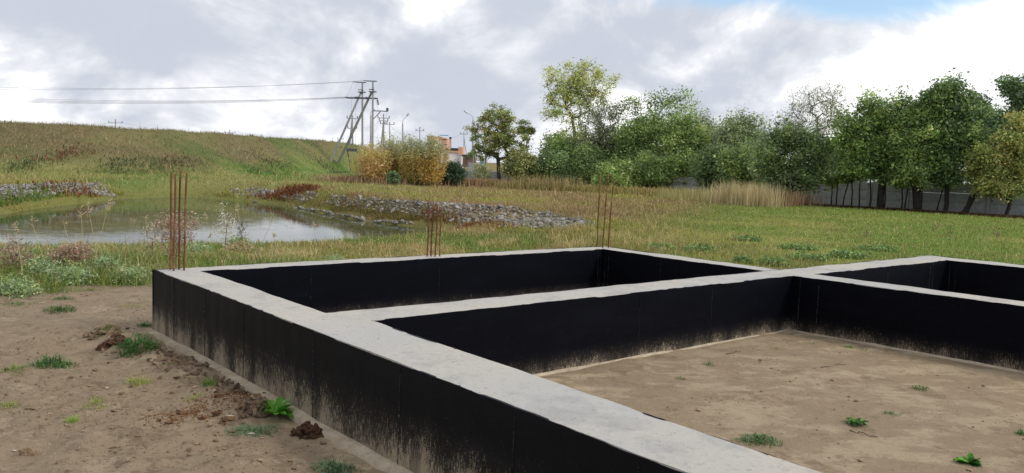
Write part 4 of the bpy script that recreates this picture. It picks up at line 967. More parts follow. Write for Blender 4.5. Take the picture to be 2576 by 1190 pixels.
# ------------------------------------------------------------------ power poles, lamps, wires
def shaft(m_, a, b_, r0, r1): m_.tube(np.array([a, (np.array(a)+np.array(b_))/2, b_], float), [r0, (r0+r1)/2, r1], 4, True, None, math.pi/4)
def insul(t, p_, dirv, n=4, r=.065, L=.42):
    d = np.array(dirv, float); d /= np.linalg.norm(d); m_ = MB(); P = []; rr = []
    for k in range(n*2+1): P.append(np.array(p_)+d*L*k/(n*2)); rr.append(r if k % 2 else r*.35)
    m_.tube(P, rr, 6); return m_.build('insulator', M_glassins, t, True)
def lp(px, py, Y, b0): return atY(px, py, Y)-b0
YP = float(onground(829, 405)[1]); END = {}; print('pole distance', YP)
for nm, (bx, tx, ty), (sx, sy), (jx, jy), lab in [('a', (912, 911.5, 208), (829, 405), (908, 233), 'left tall power pole of the pair, with long slanting concrete strut'), ('b', (937, 938, 205), (849, 408), (935, 232), 'right tall power pole of the pair, strut crossing the other pole')]:
    Yq = YP if nm == 'a' else YP-2
    b0 = atY(bx, 432, Yq); b0[2] = gz1(b0[0], b0[1])-.1; t = thing('power_pole', lab, 'power pole', b0, 'twin strutted power poles')
    topp = lp(tx, ty, Yq, b0); m_ = MB(); shaft(m_, (0, 0, 0), topp, .15, .105); m_.build('pole', M_pole, t)
    ft = onground(sx, sy); ft[2] -= .3; jn = lp(jx, jy, Yq, b0)
    m_ = MB(); shaft(m_, ft-b0, jn, .15, .115); m_.build('strut', M_pole, t)
    m_ = MB(); m_.box(jn+np.array([.10, 0, .05]), (.75, .4, .10)); m_.box(jn+np.array([-.02, 0, .28]), (.5, .35, .06)); m_.build('strut_clamp', M_steel, t)
    cz = lp(tx, 250, Yq, b0)
    m_ = MB(); m_.box(cz+np.array([-.45, 0, .1]), (1.9, .14, .14)); m_.box(cz+np.array([-.45, -.5, .1]), (.12, 1.6, .10)); m_.build('crossarm', M_steel, t)
    m_ = MB(); m_.box(topp+np.array([-.1, 0, .03]), (1.0, .12, .10)); m_.build('top_bracket', M_steel, t)
    E1 = []
    for dy_ in (-.75, 0., .75):
        q = cz+np.array([-1.3, dy_, .12]); insul(t, q, (-1, 0, -.03), 3); E1.append(q+b0+np.array([-.42, 0, 0]))
    q = topp+np.array([-.55, 0, .05]); insul(t, q, (-1, 0, -.03), 3); E1.append(q+b0+np.array([-.42, 0, 0])); END[nm] = E1
    if nm == 'b':
        m_ = MB(); m_.box(cz+np.array([.75, 0, -1.15]), (1.6, .1, .09)); m_.box(cz+np.array([1.5, 0, -.98]), (.2, .3, .34)); m_.build('switch_arm', M_steel, t)
        m_ = MB(); m_.tube([cz+np.array([.1, 0, -2.0]), cz+np.array([.8, 0, -1.2])], .04, 4); m_.build('arm_brace', M_steel, t)
        insul(t, cz+np.array([.45, 0, .0]), (.25, 0, -1), 4, .11, .55); TOPB = topp+b0; SWB = cz+b0+np.array([1.5, 0, -1.0])
    else:
        m_ = MB(); q = cz+np.array([-.9, -.1, -5.3]); m_.box(q, (1.1, .9, .30)); m_.build('cable_platform', M_steel, t)
        m_ = MB(); m_.tube([q+np.array([-.55, 0, 0]), np.array([-1.2, -.1, .2])], .05, 5); m_.build('cable_conduit', M_steel, t); PLAT = q+b0
def wire(label, a, b_, sag, r=.018, group=None, n=24):
    a = np.array(a, float); b_ = np.array(b_, float); u = np.linspace(0, 1, n)[:, None]
    P = a+(b_-a)*u; P[:, 2] -= sag*4*(u*(1-u))[:, 0]; o0 = P[0].copy()
    tag(MB().tube(P-o0, r*.6, 3, False).build('overhead_wire', M_wire, None, True, tuple(o0)), label, 'wire', group)
GW = 'overhead wires running left from the twin poles'
for (nm, k, ey, lab) in [('a', 3, 219, 'topmost overhead wire running left, from the left pole'), ('b', 3, 226, 'second overhead wire from the top running left, from the right pole'),
                         ('b', 0, 244, 'third overhead wire down running left'), ('a', 0, 249, 'fourth overhead wire down running left'), ('a', 1, 252, 'fifth overhead wire down running left'), ('a', 2, 255, 'lowest overhead wire of the bundle running left')]:
    wire(lab, END[nm][k], atY(-160, ey-4, 76), .45, .021, GW, 40)
def apole(label, bx, ty, Y, by=None, strut=None, arms=(), h0=.17, group='concrete power poles beyond the meadow', lean=0.):
    b0 = atY(bx, 430, Y); b0[2] = gz1(b0[0], b0[1])-.2; t = thing('utility_pole', label, 'utility pole', b0, group); tp_ = lp(bx+lean, ty, Y, b0)
    m_ = MB(); shaft(m_, (0, 0, 0), tp_, h0, h0*.62); m_.build('pole', M_pole, t)
    if strut is not None:
        f2 = atY(strut, 430, Y); f2[2] = gz1(f2[0], f2[1])-.2; m_ = MB(); shaft(m_, f2-b0, tp_*.86, h0, h0*.62); m_.build('strut', M_pole, t)
    for (ay, wd) in arms:
        q = lp(bx+lean*.9, ay, Y, b0); m_ = MB(); m_.box(q, (wd, .13, .11)); m_.build('crossarm', M_galv, t)
        for sx in (-.46, 0., .46): insul(t, q+np.array([sx*wd, 0, .05]), (0, 0, 1), 2, .09, .30)
    return tp_+b0
t1 = apole('strutted pole standing behind the twin poles\' struts', 886, 290, 112, strut=877, arms=((298, 1.5), (323, 1.3)), lean=0)
t2 = apole('strutted pole with two crossarms right of the twin poles', 965, 287, 116, strut=955, arms=((297, 1.7), (304, 1.3), (311, 1.0)))
t3 = apole('slim pole topped by a three pin crossarm', 980, 312, 128, arms=((313, 1.5),), h0=.13)
t4 = apole('slim pole above the willow shrubs beside a street lamp', 1056, 319, 150, arms=((329, 1.5),), h0=.15)
t5 = apole('strutted pole behind the brick substation', 1167, 332, 150, strut=1180, arms=((338, 1.3),), h0=.13)
r1 = apole('little strutted pole on the embankment skyline, leftmost', 290.5, 300, 150, strut=298, arms=((309, 2.6),), h0=.14, group='small poles beyond the embankment')
r2 = apole('little strutted pole on the embankment skyline, middle', 578, 326, 190, strut=585, arms=((334, 2.6),), h0=.15, group='small poles beyond the embankment')
r3 = apole('little dark pole on the skyline beside the twin struts', 850, 345, 215, strut=856, arms=((350, 3.0),), h0=.18, group='small poles beyond the embankment')
wire('drooping cable from the right tall pole to the strutted pole', TOPB, t2, 1.4, .02); wire('second drooping cable from the right tall pole switch arm', SWB, t2+np.array([-.5, 0, -1.1]), 1.2, .018)
wire('slack jumper loop beside the left tall pole', END['a'][3], END['a'][0]+np.array([-.3, 0, -.2]), .5, .016); wire('hanging cable down to the platform of the left tall pole', END['a'][1]+np.array([.6, 0, 0]), PLAT+np.array([-.3, 0, .1]), .5, .016)
wire('second hanging cable down to the platform of the left tall pole', END['a'][2]+np.array([.9, 0, 0]), PLAT+np.array([.3, 0, .1]), .6, .016)
wire('cable loop between platform and strutted pole', PLAT, t2+np.array([-.6, 0, -1.]), 1.2, .016); wire('cable from pole behind the struts to the strutted pole', t1, t2, 1.8, .016)
wire('cable from the three pin pole towards the slim pole', t3, t4, 1.6, .022); wire('cable passing over the substation', t4, t5, 1.7, .022)
wire('thin skyline cable left of the leftmost little pole', r1+np.array([0, 0, -.6]), atY(-120, 285, 130), 1.0, .02); wire('thin skyline cable between the little poles', r1+np.array([0, 0, -.3]), r2+np.array([0, 0, -.5]), 1.0, .02); wire('thin skyline cable from the middle to the right little pole', r2, r3, 1.2, .022)
wire('far cable seen right of the apple tree', t5, atY(1480, 352, 170), 1.4, .022)
M_lamp = mat('lamp_housing', (.62, .64, .68), .35, .5)
def lamp(label, bx, ty, by_arm, hx, hy, Y):
    b0 = atY(bx, 430, Y); b0[2] = gz1(b0[0], b0[1])-.2; t = thing('street_lamp', label, 'street lamp', b0, 'street lamps beyond the meadow')
    a = lp(bx, ty, Y, b0); e = lp(hx, hy, Y, b0); arm0 = lp(bx, by_arm, Y, b0)
    m_ = MB(); m_.tube([(0, 0, 0), a], [.14, .10], 8); m_.build('pole', M_pole, t, True)
    m_ = MB(); m_.tube([a-np.array([0, 0, .2]), arm0, arm0+(e-arm0)*.15+np.array([0, 0, .1]), e], [.05, .045, .04, .035], 6); m_.build('arm', M_galv, t, True)
    d = (e-arm0)/np.linalg.norm(e-arm0); m_ = MB(); m_.tube([e-d*.1, e+d*.1, e+d*.45, e+d*.65], [.07, .14, .15, .06], 8); m_.build('lamp_head', M_lamp, t, True)
lamp('street lamp leaning its head right above the willows', 1013, 312, 305, 1024, 291, 118); lamp('street lamp with head to the upper left, left of the apple tree', 1190, 303, 296, 1176, 284, 112)
lamp('street lamp half hidden behind the right tall pole', 932.5, 290, 284, 936, 280, 122); lamp('farther street lamp behind the apple tree crown', 1222, 330, 326, 1211, 310, 124)

# ------------------------------------------------------------------ substation and yard beyond the fence
M_white = mat('white_render', (.78, .73, .70), .9, .15, mottle=1.2); M_obrick = mat('orange_brick', (.66, .38, .25), .9, .15, noise=(8, (.58, .31, .20), .4, .65)); M_dark = mat('roof_felt', (.05, .05, .055), .9, .1); M_blue = mat('blue_paint', (.10, .30, .45), .5, .3)
YB = 128.
def bx(x0, x1, y0, y1, depth, Y=YB):
    a = atY(x0, y1, Y); b_ = atY(x1, y0, Y); return (a+b_)/2+np.array([0, depth/2, 0]), (abs(b_[0]-a[0]), depth, abs(b_[2]-a[2]))
b0 = atY(1125, 415, YB); t = thing('substation_building', 'small white substation with orange brick parapets and chimney', 'building', b0)
PN = 0
def part(nm, m, *a, **k):
    global PN; PN += 1; c_, s = bx(*a, **k); c_ = c_-np.array([0, .035*PN, 0]); return MB().box(c_-b0, s).build(nm, m, t)
part('wall', M_white, 1076, 1162, 375, 424, 6.); part('upper_wall', M_white, 1078, 1110, 352, 378, 5.6)
part('parapet', M_obrick, 1075, 1111, 344, 353, 6.1); part('parapet', M_obrick, 1110, 1123, 347, 378, 6.12); part('parapet', M_obrick, 1152, 1163.5, 370, 390, 6.14); part('parapet', M_obrick, 1122, 1153, 378, 383, 6.1)
part('roof', M_dark, 1122, 1153, 373, 378, 5.8); ch = part('chimney', M_obrick, 1130.5, 1135.5, 348, 376, .45); part('chimney_cap', M_dark, 1130, 1136, 345, 349, .5)
part('door', M_galv, 1154, 1160, 393, 421, .2); part('window_grille', M_dark, 1082, 1102, 356, 366, .15)
m_ = MB()
for xq in (1108, 1118): c_, s = bx(xq, xq+1.2, 340, 381, .07); m_.box(c_-b0-np.array([0, .1, 0]), s)
m_.build('roof_ladder', M_blue, t); m_ = MB()
for yq in (340, 351, 363): c_, s = bx(1107, 1128 if yq < 350 else 1126, yq, yq+1.2, .07); m_.box(c_-b0-np.array([0, .14, 0]), s)
m_.build('ladder_rungs', M_blue, t)
YS = 116.; b0 = atY(1180, 415, YS); t = thing('brick_shed', 'brown brick shed with dark flat roof beside the substation', 'shed', b0)
M_brn = mat('brown_brick', (.22, .14, .11), .9, .1, noise=(7, (.15, .10, .08), .4, .65))
part('wall', M_brn, 1163.5, 1196, 396, 420, 4., Y=YS); part('roof', M_dark, 1162, 1192, 390, 394, 4.6, Y=YS); part('window', M_dark, 1172, 1187, 394, 398.5, 4.1, Y=YS); part('window_frame', M_brn, 1174, 1176, 398, 410, 4.14, Y=YS)
YG = 96.; b0 = atY(1190, 425, YG); t = thing('corrugated_gate', 'grey corrugated metal gate standing alone by the shed', 'gate', b0)
part('gate_post', M_pole, 1177.5, 1180.5, 408, 431, .2, Y=YG)
for k in range(9): part('metal_sheet', M_galv, 1181+k*2.7, 1183.5+k*2.7, 409+k*.2, 431, .06+.04*(k % 2), Y=YG)
b0 = atY(1222, 412, 110.); t = thing('blue_kiosk', 'bright blue kiosk half hidden by the apple tree', 'kiosk', b0)
part('wall', M_blue, 1207, 1217, 399, 416, 2.2, Y=110.); part('roof', M_white, 1206, 1218, 397, 399, 2.5, Y=110.)
YW = 70.; b0 = atY(2250, 470, YW); t = thing('white_house', 'long low white house glimpsed through the orchard', 'house', b0)
M_wh2 = mat('pale_wall', (.72, .74, .75), .8, .2, mottle=1.)
part('wall', M_wh2, 2050, 2440, 441, 482, 7., Y=YW); part('roof', mat('pale_roof', (.5, .55, .56), .5, .4), 2040, 2450, 431, 441, 7.6, Y=YW)
for k in range(6): part('window', M_dark, 2085+k*58, 2110+k*58, 449, 462, .1, Y=YW-.04)
hp = atY(1030, 415, 122.); m_ = MB(); hv, ht = rock(3); 
b_ = bmesh.new(); bmesh.ops.create_icosphere(b_, subdivisions=4, radius=1); hv = np.array([v.co[:] for v in b_.verts]); hf = np.array([[v.index for v in f.verts] for f in b_.faces]); b_.free()
hv = hv*(1+.3*(fbm(hv[:, 0]*2.5+5, hv[:, 1]*2.5+hv[:, 2], 4, 3)-.5)[:, None])*np.array([3.2, 2.5, 2.7])
tag(obj('clay_heap', mesh('clay_heap', hv, hf, mat('clay', (.30, .17, .08), .95, .05, mottle=1.5), None, True), None, tuple(np.array([hp[0], hp[1], .1]))), 'rusty clay heap showing just above the willow shrubs', 'heap')
# ------------------------------------------------------------------ weeds on the banks and slopes
def og(px, py): p_ = onground(px, py); return np.array([p_[0], p_[1], p_[2]-.02])
for k, (px, py, cw, pal, lab) in enumerate([
    (158, 398, [(155, 384, 44, 16), (180, 390, 30, 10)], [(122, 78, 60), (104, 70, 56), (92, 80, 58)], 'reddish brown bramble patch on the embankment slope'),
    (315, 428, [(310, 414, 55, 13), (345, 420, 40, 10)], [(66, 82, 52), (58, 74, 50), (76, 88, 58)], 'dark green bramble patch low on the embankment'),
    (690, 412, [(690, 404, 60, 8)], [(84, 70, 60), (96, 80, 66), (74, 70, 54)], 'dark brown dry herb patch at the embankment middle'),
    (655, 438, [(655, 428, 44, 10)], [(74, 104, 56), (86, 116, 60)], 'fresh green nettle clump where embankment meets flat'),
    (455, 415, [(450, 406, 46, 8)], [(96, 80, 64), (84, 74, 58)], 'brown heather like patch left of the embankment middle'),
    (840, 428, [(830, 420, 50, 10)], [(86, 82, 62), (76, 80, 56)], 'olive brown thicket at the foot of the pole struts'),
    (60, 420, [(55, 412, 40, 9)], [(88, 96, 58), (80, 84, 56)], 'olive thicket low on the slope near the left edge')]):
    c0 = onground(cw[0][0], cw[0][1]+6); w_ = cw[0][2]*c0[1]/2081; nb_ = 260; X = c0[0]+R.normal(0, w_*.5, nb_); Y = c0[1]+R.normal(0, 1.6, nb_)
    V, FL, cc = blades(X, Y, gz(X, Y), R.uniform(.08, .32, nb_), np.full(nb_, .07), np.abs(R.normal(1.1, .4, nb_)), jitter(np.array([lin(*q) for q in pal])[R.integers(0, len(pal), nb_)]*1.5, .25))
    tag(obj('bramble_patch', mesh('bramble_patch', V-np.tile(c0, (len(V), 1)), FL, M_grass, cc), None, tuple(c0)), lab, 'weed patch', 'weed patches on the embankment', 'stuff')
def patch(name, label, px0, py0, px1, py1, n, hr, cols, spread, wd, lean=.6, cat='weeds'):
    a = onground(px0, py0); b_ = onground(px1, py1); return stand(name, label, [a[:2]+(b_[:2]-a[:2])*u for u in np.linspace(0, 1, 24)], n, hr, spread, cols, wd, lean, cat)
RU = [(134, 78, 50), (116, 66, 44), (150, 96, 62), (96, 66, 44)]
patch('rusty_weeds', 'rust red weeds above the far right stones', 690, 489, 775, 478, 900, (.12, .35), RU, .7, .05)
patch('rusty_weeds', 'rust brown weeds between pond tip and stone bank', 1050, 545, 1130, 560, 700, (.08, .22), RU+[(140, 130, 66)], .5, .03)
patch('rusty_weeds', 'orange brown strip of weeds under the stone bank', 1170, 570, 1265, 576, 900, (.06, .18), RU, .3, .025)
patch('rusty_weeds', 'russet weeds along the left shore', 150, 505, 250, 497, 700, (.12, .3), RU+[(140, 130, 66)], .6, .05)
patch('shore_weeds', 'green shore weeds at the left edge', 0, 528, 180, 512, 1400, (.12, .3), [(96, 122, 50), (112, 130, 56), (84, 108, 48)], .5, .05)
patch('shore_weeds', 'yellow green sedge at the far end of the pond', 300, 494, 560, 494, 2600, (.15, .4), [(160, 156, 80), (140, 146, 70), (176, 164, 100)], .6, .05)
M_drystem = mat('dry_stem', (.20, .14, .095), .9, .1); M_straw = mat('straw', (.42, .34, .20), .9, .1)
OLG = [(128, 128, 66), (110, 120, 58), (140, 128, 76), (134, 92, 60)]
patch('bank_weeds', 'olive weeds on the bank between stones and water, upper part', 690, 503, 830, 530, 1600, (.08, .22), OLG, .5, .03)
patch('bank_weeds', 'olive weeds on the bank between stones and water, middle part', 830, 532, 960, 552, 2200, (.08, .22), OLG, .55, .028)
patch('bank_weeds', 'olive weeds on the bank between stones and water, lower part', 960, 552, 1090, 562, 1800, (.07, .20), OLG, .45, .026)
def weed(label, px, py, crowns, pal, seed, ntip=60, nleaf=14, leaf=.04, spread=.05, name='dry_weed', cat='weed', group=None, stems=1, bark=None, narrow=.3, tr=.008, shell=.1, fork=.6, droop=0.):
    return tree(name, label, cat, og(px, py), crowns, tr, pal, seed, ntip, nleaf/1.9, leaf, spread, stems=stems, fork=fork, shell=shell, rt=.0016, narrow=narrow, group=group, bark=bark or M_drystem, tn='stems', cn='leaves', droop=droop, clump=.3)

BR = [(128, 100, 84), (108, 84, 70), (146, 116, 96), (96, 72, 60)]; PT = [(176, 160, 128), (160, 144, 112), (190, 172, 140)]; MG = [(94, 112, 80), (108, 124, 92), (80, 102, 66), (118, 130, 102)]
weed('pale feathery dry wormwood right of the tall rebar group', 568, 655, [(566, 560, 20, 46), (575, 590, 30, 40), (552, 585, 22, 34)], PT, 401, 130, 6, .03, .03, fork=.8)
weed('big brown dried weed behind the tall rebar group', 437, 668, [(425, 570, 40, 34), (465, 570, 38, 34), (440, 610, 46, 36)], BR, 402, 190, 10, .035, .05, stems=2)
weed('smaller brown dried weed left of the rebar weed', 385, 660, [(380, 600, 26, 36)], PT+BR, 403, 60, 6, .03, .03)
weed('low dark brown dock clump at the left bank', 180, 685, [(185, 645, 44, 26), (150, 650, 30, 22)], BR, 404, 110, 16, .04, .06, stems=2)
weed('brown umbel weed at the left edge of the bank', 45, 690, [(45, 640, 40, 40)], BR+MG[:1], 405, 70, 10, .04, .05, stems=2)
weed('russet dead weed tuft behind the wormwood', 600, 645, [(605, 624, 40, 16)], [(120, 100, 66), (134, 112, 76)], 406, 60, 8, .045, .05, stems=2)
weed('dark spindly weed against the bright water', 612, 622, [(610, 580, 18, 24)], [(72, 66, 64), (84, 74, 70)], 407, 26, 5, .05, .03)
weed('bent dark weed at the water right of centre', 730, 612, [(722, 578, 22, 16)], [(86, 74, 66), (104, 90, 76)], 408, 24, 6, .04, .03)
for k, (px, py, w_, h_, lab) in enumerate([(30, 742, 70, 16, 'blue green mugwort mat at the left edge of the soil'), (175, 716, 46, 24, 'silvery mugwort clump at the soil edge, left'), (268, 690, 50, 26, 'silvery mugwort clump on the bank left of the corner'),
        (330, 712, 40, 18, 'small silvery mugwort near the foundation corner'), (105, 700, 34, 24, 'greyish mugwort clump behind the blue green mat'), (500, 645, 30, 14, 'green mugwort at the rebar group'), (600, 622, 24, 14, 'small dark mugwort near the water edge'), (840, 668, 40, 8, 'flat silvery weed behind the back wall')]):
    weed(lab, px, py, [(px, py-h_*.6, w_*.75, h_*.8)], [MG[k_] for k_ in (0, 1, 2)]+[(100, 116, 62), (112, 124, 72)], 420+k, 80, 24, .035, .07, 'mugwort_plant', 'weed', 'mugwort on the near bank', 3, None, .4, .006, .2, .5)
# tall dry grass stalks
ORD = 'first second third fourth fifth sixth seventh eighth ninth tenth eleventh twelfth thirteenth fourteenth fifteenth last'.split()
for k, (x0, y0, x1, y1) in enumerate(sorted([(215, 690, 205, 520), (250, 680, 226, 510), (232, 690, 265, 505), (120, 690, 85, 545), (190, 660, 165, 560), (375, 640, 368, 545), (395, 640, 390, 560), (492, 640, 455, 545), (620, 640, 600, 515), (650, 640, 680, 545),
                                     (540, 620, 520, 540), (700, 640, 690, 590), (300, 670, 330, 555), (60, 700, 40, 560), (470, 640, 520, 590), (800, 640, 790, 560)], key=lambda q: q[2])):
    b0 = og(x0, y0); e = atY(x1, y1, b0[1])-b0; u = np.linspace(0, 1, 8)[:, None]; P = e*u; P[:, 0] += np.sin(u[:, 0]*np.pi*.5)**3*e[0]*.25
    t = thing('grass_stalk', 'thin dry grass stalk before the pond, %s from the left by its tip' % ORD[k], 'grass stalk', b0, 'dry grass stalks on the near bank')
    MB().tube(P, np.linspace(.0045, .0022, 8), 4, False).build('stem', M_straw, t)
    m_ = MB()
    for q in range(26):
        uu = R.uniform(.84, 1.); p_ = np.array([np.interp(uu, u[:, 0], P[:, i_]) for i_ in range(3)]); d = R.normal(size=3)*.012+np.array([.006, 0, .012]); v = R.normal(size=3)*.003
        m_.add([p_-v, p_+v, p_+d*2+v, p_+d*2-v], [[0, 1, 2, 3]])
    m_.build('seed_head', M_straw, t)
# broad weeds behind the wing
for k, (px, py, w_, h_, lab) in enumerate([(1948, 668, 40, 14, 'leafy weed clump against the back of the wall crossing'), (1870, 662, 14, 10, 'small dark weed tuft on worn soil behind the wall'), (1760, 634, 40, 10, 'broad leaved weed clump behind the far corner'), (2040, 655, 60, 14, 'leafy weeds behind the right wing, left part'),
        (2130, 648, 60, 14, 'leafy weeds behind the right wing, middle part'), (2010, 628, 50, 10, 'docks in the lawn behind the wall crossing'), (2210, 630, 60, 10, 'leafy weeds in the lawn above the right wing'), (1660, 628, 40, 8, 'pale weeds right of the far corner'), (1880, 606, 40, 7, 'dock leaves in the lawn above the worn soil')]):
    weed(lab, px, py, [(px, py-h_*.2, w_*.9, h_*.35)], [(74, 96, 42), (86, 108, 48), (64, 88, 40), (100, 116, 56)], 440+k, 80, 15, .06, .06, 'leafy_weed', 'weed', 'leafy weeds behind the walls', 3, None, .5, .006, .2, .4)
for k, (px, py, lab) in enumerate([(2180, 600, 'brown dock stalks in the lawn, left'), (2508, 598, 'brown dock stalks in the lawn at the right'), (2390, 596, 'brown dock stalks in the lawn between'), (2350, 585, 'faint brown dock stalks farther back')]):
    weed(lab, px, py, [(px, py-14, 10, 13)], [(96, 76, 50), (104, 84, 56)], 460+k, 22, 2.2, .05, .04, 'dock_stalks', 'weed', 'dock stalks in the lawn', 3)

# ------------------------------------------------------------------ soil: clods, crumbs, tufts
SOILC = [lin(146, 124, 100), lin(134, 112, 90), lin(156, 134, 109), lin(124, 104, 84)]; DARKC = [lin(104, 76, 60), lin(118, 88, 68), lin(90, 66, 54)]; ORC = [lin(142, 108, 76), lin(124, 92, 66), lin(154, 122, 88), lin(104, 78, 58)]
def crumbs(name, label, X, Y, S, cols, kind='stuff', cat='soil'):
    m_ = MB(); Z = gz(X, Y); oct_v = np.array([[1, 0, 0], [-1, 0, 0], [0, 1, 0], [0, -1, 0], [0, 0, 1], [0, 0, -1.]]); oct_f = np.array([[0, 2, 4], [2, 1, 4], [1, 3, 4], [3, 0, 4], [2, 0, 5], [1, 2, 5], [3, 1, 5], [0, 3, 5]])
    for x, y, z, s in zip(X, Y, Z, S):
        if s > .012: v, f = ROCKS[int(R.integers(10))]
        else: v, f = oct_v*R.uniform(.6, 1.2, (6, 1)), oct_f
        a = R.uniform(0, 6.28); ca, sa = math.cos(a), math.sin(a); v = v*np.array([1, 1, .75])@np.array([[ca, sa, 0], [-sa, ca, 0], [0, 0, 1]])
        m_.add(v*s+np.array([x, y, z+s*.25]), None, f, cols[int(R.integers(len(cols)))]*R.uniform(.8, 1.2))
    o = m_.build(name, M_clod); return tag(o, label, cat, kind=kind)
def room(X, Y): return polysd(np.array([A6, A7, RI, FI]), X, Y) < -.12
n = 30000; Y = np.exp(R.uniform(math.log(3.6), math.log(10.5), n)); X = Y*R.uniform(-.82, .15, n); d = polysd(np.array([A0, FO, (9, -3), (9, 9), A1]), X, Y)
k = (soil_mask(X, Y) > .6) & (d > .12) & (fbm(X*1.2, Y*1.2, 4, 201)+.12*np.exp(-((X+3.2)/1.2)**2-((Y-5)/1.4)**2) > .36+.30*R.random(n)); X, Y = X[k], Y[k]
crumbs('soil_crumbs', 'small loose crumbs and grit on the trampled soil', X, Y, np.minimum(.0028*R.pareto(2.6, len(X))+.0035, .022), SOILC)
n = 2600; X = R.uniform(-1, 6.5, n); Y = R.uniform(3.6, 9.5, n); k = room(X, Y) & (fbm(X*1.5, Y*1.5, 4, 211) > .4+.25*R.random(n)); X, Y = X[k], Y[k]
crumbs('floor_crumbs', 'sparse crumbs and grit inside the walled room', X, Y, np.minimum(.003*R.pareto(2, len(X))+.0035, .02), SOILC)
CLODME = []
for k in range(14):
    b_ = bmesh.new(); bmesh.ops.create_icosphere(b_, subdivisions=2, radius=1); v = np.array([q.co[:] for q in b_.verts]); f = np.array([[q.index for q in t_.verts] for t_ in b_.faces]); b_.free()
    v = v*(1+(fbm(v[:, 0]*2.6+k*9, v[:, 1]*2.6+v[:, 2]*2.2, 4, 220+k)-.5)[:, None]*1.5+R.normal(0, .09, (len(v), 1)))
    for _ in range(5):
        nrm = R.normal(size=3); nrm /= np.linalg.norm(nrm); dd = v@nrm; k_ = dd > .5; v[k_] -= nrm*(dd[k_]-.5)[:, None]
    v = v*np.array([1.15, R.uniform(.6, .95), R.uniform(.4, .7)])
    CLODME.append([mesh('clod', v, f, M_clod, np.broadcast_to(c_, v.shape)) for c_ in (SOILC[k % 4], DARKC[k % 3], ORC[k % 4])])
def heap(name, label, cat, spots, pal):
    X = np.array([q[0] for q in spots]); Y = np.array([q[1] for q in spots]); z = gz(X, Y); t = thing(name, label, cat, (X.mean(), Y.mean(), z.mean()))
    for (x, y, dz, s), zz_ in zip(spots, z):
        o = bpy.data.objects.new('clod', CLODME[int(R.integers(14))][pal]); scn.collection.objects.link(o); o.parent = t
        o.location = (x-X.mean(), y-Y.mean(), zz_-z.mean()+dz); o.scale = (s, s, s); o.rotation_euler = (R.normal(0, .4), R.normal(0, .4), R.uniform(0, 6.28))
    return t
def mound(px, py, wpx, hgt, n, smin, smax):
    c_ = onground(px, py); w_ = wpx*c_[1]/2081; out_ = []
    for _ in range(n):
        r_ = R.random()**.6; a = R.uniform(0, 6.28); out_.append((c_[0]+w_*r_*math.cos(a), c_[1]+w_*.8*r_*math.sin(a), hgt*(1-r_**1.5)*R.uniform(.5, 1.05), R.uniform(smin, smax)))
    return out_
heap('soil_heap', 'small dark brown heap of crumbly clods by the front wall', 'soil heap', mound(776, 1094, 40, .075, 110, .012, .03), 1)
heap('soil_heap', 'dark lumpy clods with grass at the end of the soil ridge', 'soil heap', mound(285, 866, 36, .06, 60, .015, .04), 1)
heap('soil_heap', 'low greenish brown turned sod at the far end of the ridge', 'soil heap', mound(262, 838, 40, .05, 40, .02, .045), 0)
heap('soil_heap', 'grey brown cracked clods beside the dandelion', 'soil heap', mound(640, 1030, 32, .06, 50, .02, .045), 0)
sp = []
for _ in range(285):
    k_ = R.integers(1, 4); u_ = R.random(); p_ = RIDGE[k_]*(1-u_)+RIDGE[k_+1]*u_; sp.append((p_[0]+R.normal(0, .09), p_[1]+R.normal(0, .09), R.uniform(-.012, .016), min(.06, .012+.010*R.pareto(2.2))))
heap('soil_ridge', 'long ridge of cracked brown clods along the front wall', 'soil ridge', sp, 0)
sp = []
for _ in range(280):
    u_ = R.random(); c_ = onground(400+(650-400)*u_, 1055+(1000-1055)*u_); sp.append((c_[0]+R.normal(0, .05), c_[1]+R.normal(0, .05+.10*u_), R.uniform(0, .03)*u_, min(.026, .005+.005*R.pareto(2.))*(.6+.5*u_)))
heap('loose_soil', 'streak of orange brown loose soil beside the ridge', 'loose soil', sp, 2)
sp = []
for _ in range(900):
    u_ = R.random(); c_ = at(390+(650-390)*u_, 1058+(1006-1058)*u_, 0); sp.append((c_[0]+R.normal(0, .07), c_[1]+R.normal(0, .06+.10*u_)))
sp = np.array(sp); crumbs('fine_soil', 'fine orange brown crumbs around the loose soil streak', sp[:, 0], sp[:, 1], R.uniform(.003, .009, len(sp)), ORC)
for px, py, s, pal, lab in [(77, 1145, .045, 0, 'upright brown clod near the lower left corner'), (424, 1066, .022, 1, 'dark clod just below the orange soil streak'), (510, 1056, .02, 1, 'brown clod right of the dark clod below the streak'), (738, 1048, .022, 2, 'reddish clod right of the dandelion'),
                         (438, 990, .028, 0, 'grey clod on the bare soil left of the ridge'), (362, 985, .02, 0, 'small clod on the open soil'), (40, 1010, .02, 0, 'small clod at the left edge'), (120, 1020, .018, 0, 'flat clod on the left soil')]:
    p_ = onground(px, py); me_ = CLODME[int(R.integers(14))][pal].copy(); me_.transform(Matrix.Diagonal((s, s, s*1.3, 1))); tag(obj('clod', me_, None, (p_[0], p_[1], p_[2]+s*.25)), lab, 'clod')
M_pale = mat('pale_pebble', (.52, .47, .40), .9, .2, mottle=20)
for px, py, s, lab in [(578, 1050, .022, 'bent pale root piece under the orange soil'), (632, 1094, .02, 'pale pebble at the blue green grass tuft'), (540, 983, .013, 'small pale pebble by the ridge'), (35, 1135, .014, 'pale pebble near the left edge'), (318, 963, .012, 'tiny pale pebble on the open soil'), (413, 893, .012, 'pale pebble among the ridge clods')]:
    p_ = onground(px, py); v, f = ROCKS[int(R.integers(10))]; tag(obj('pebble', mesh('pebble', v*s*np.array([1.2, .8, .6]), f, M_pale), None, (p_[0], p_[1], p_[2]+s*.3)), lab, 'pebble')
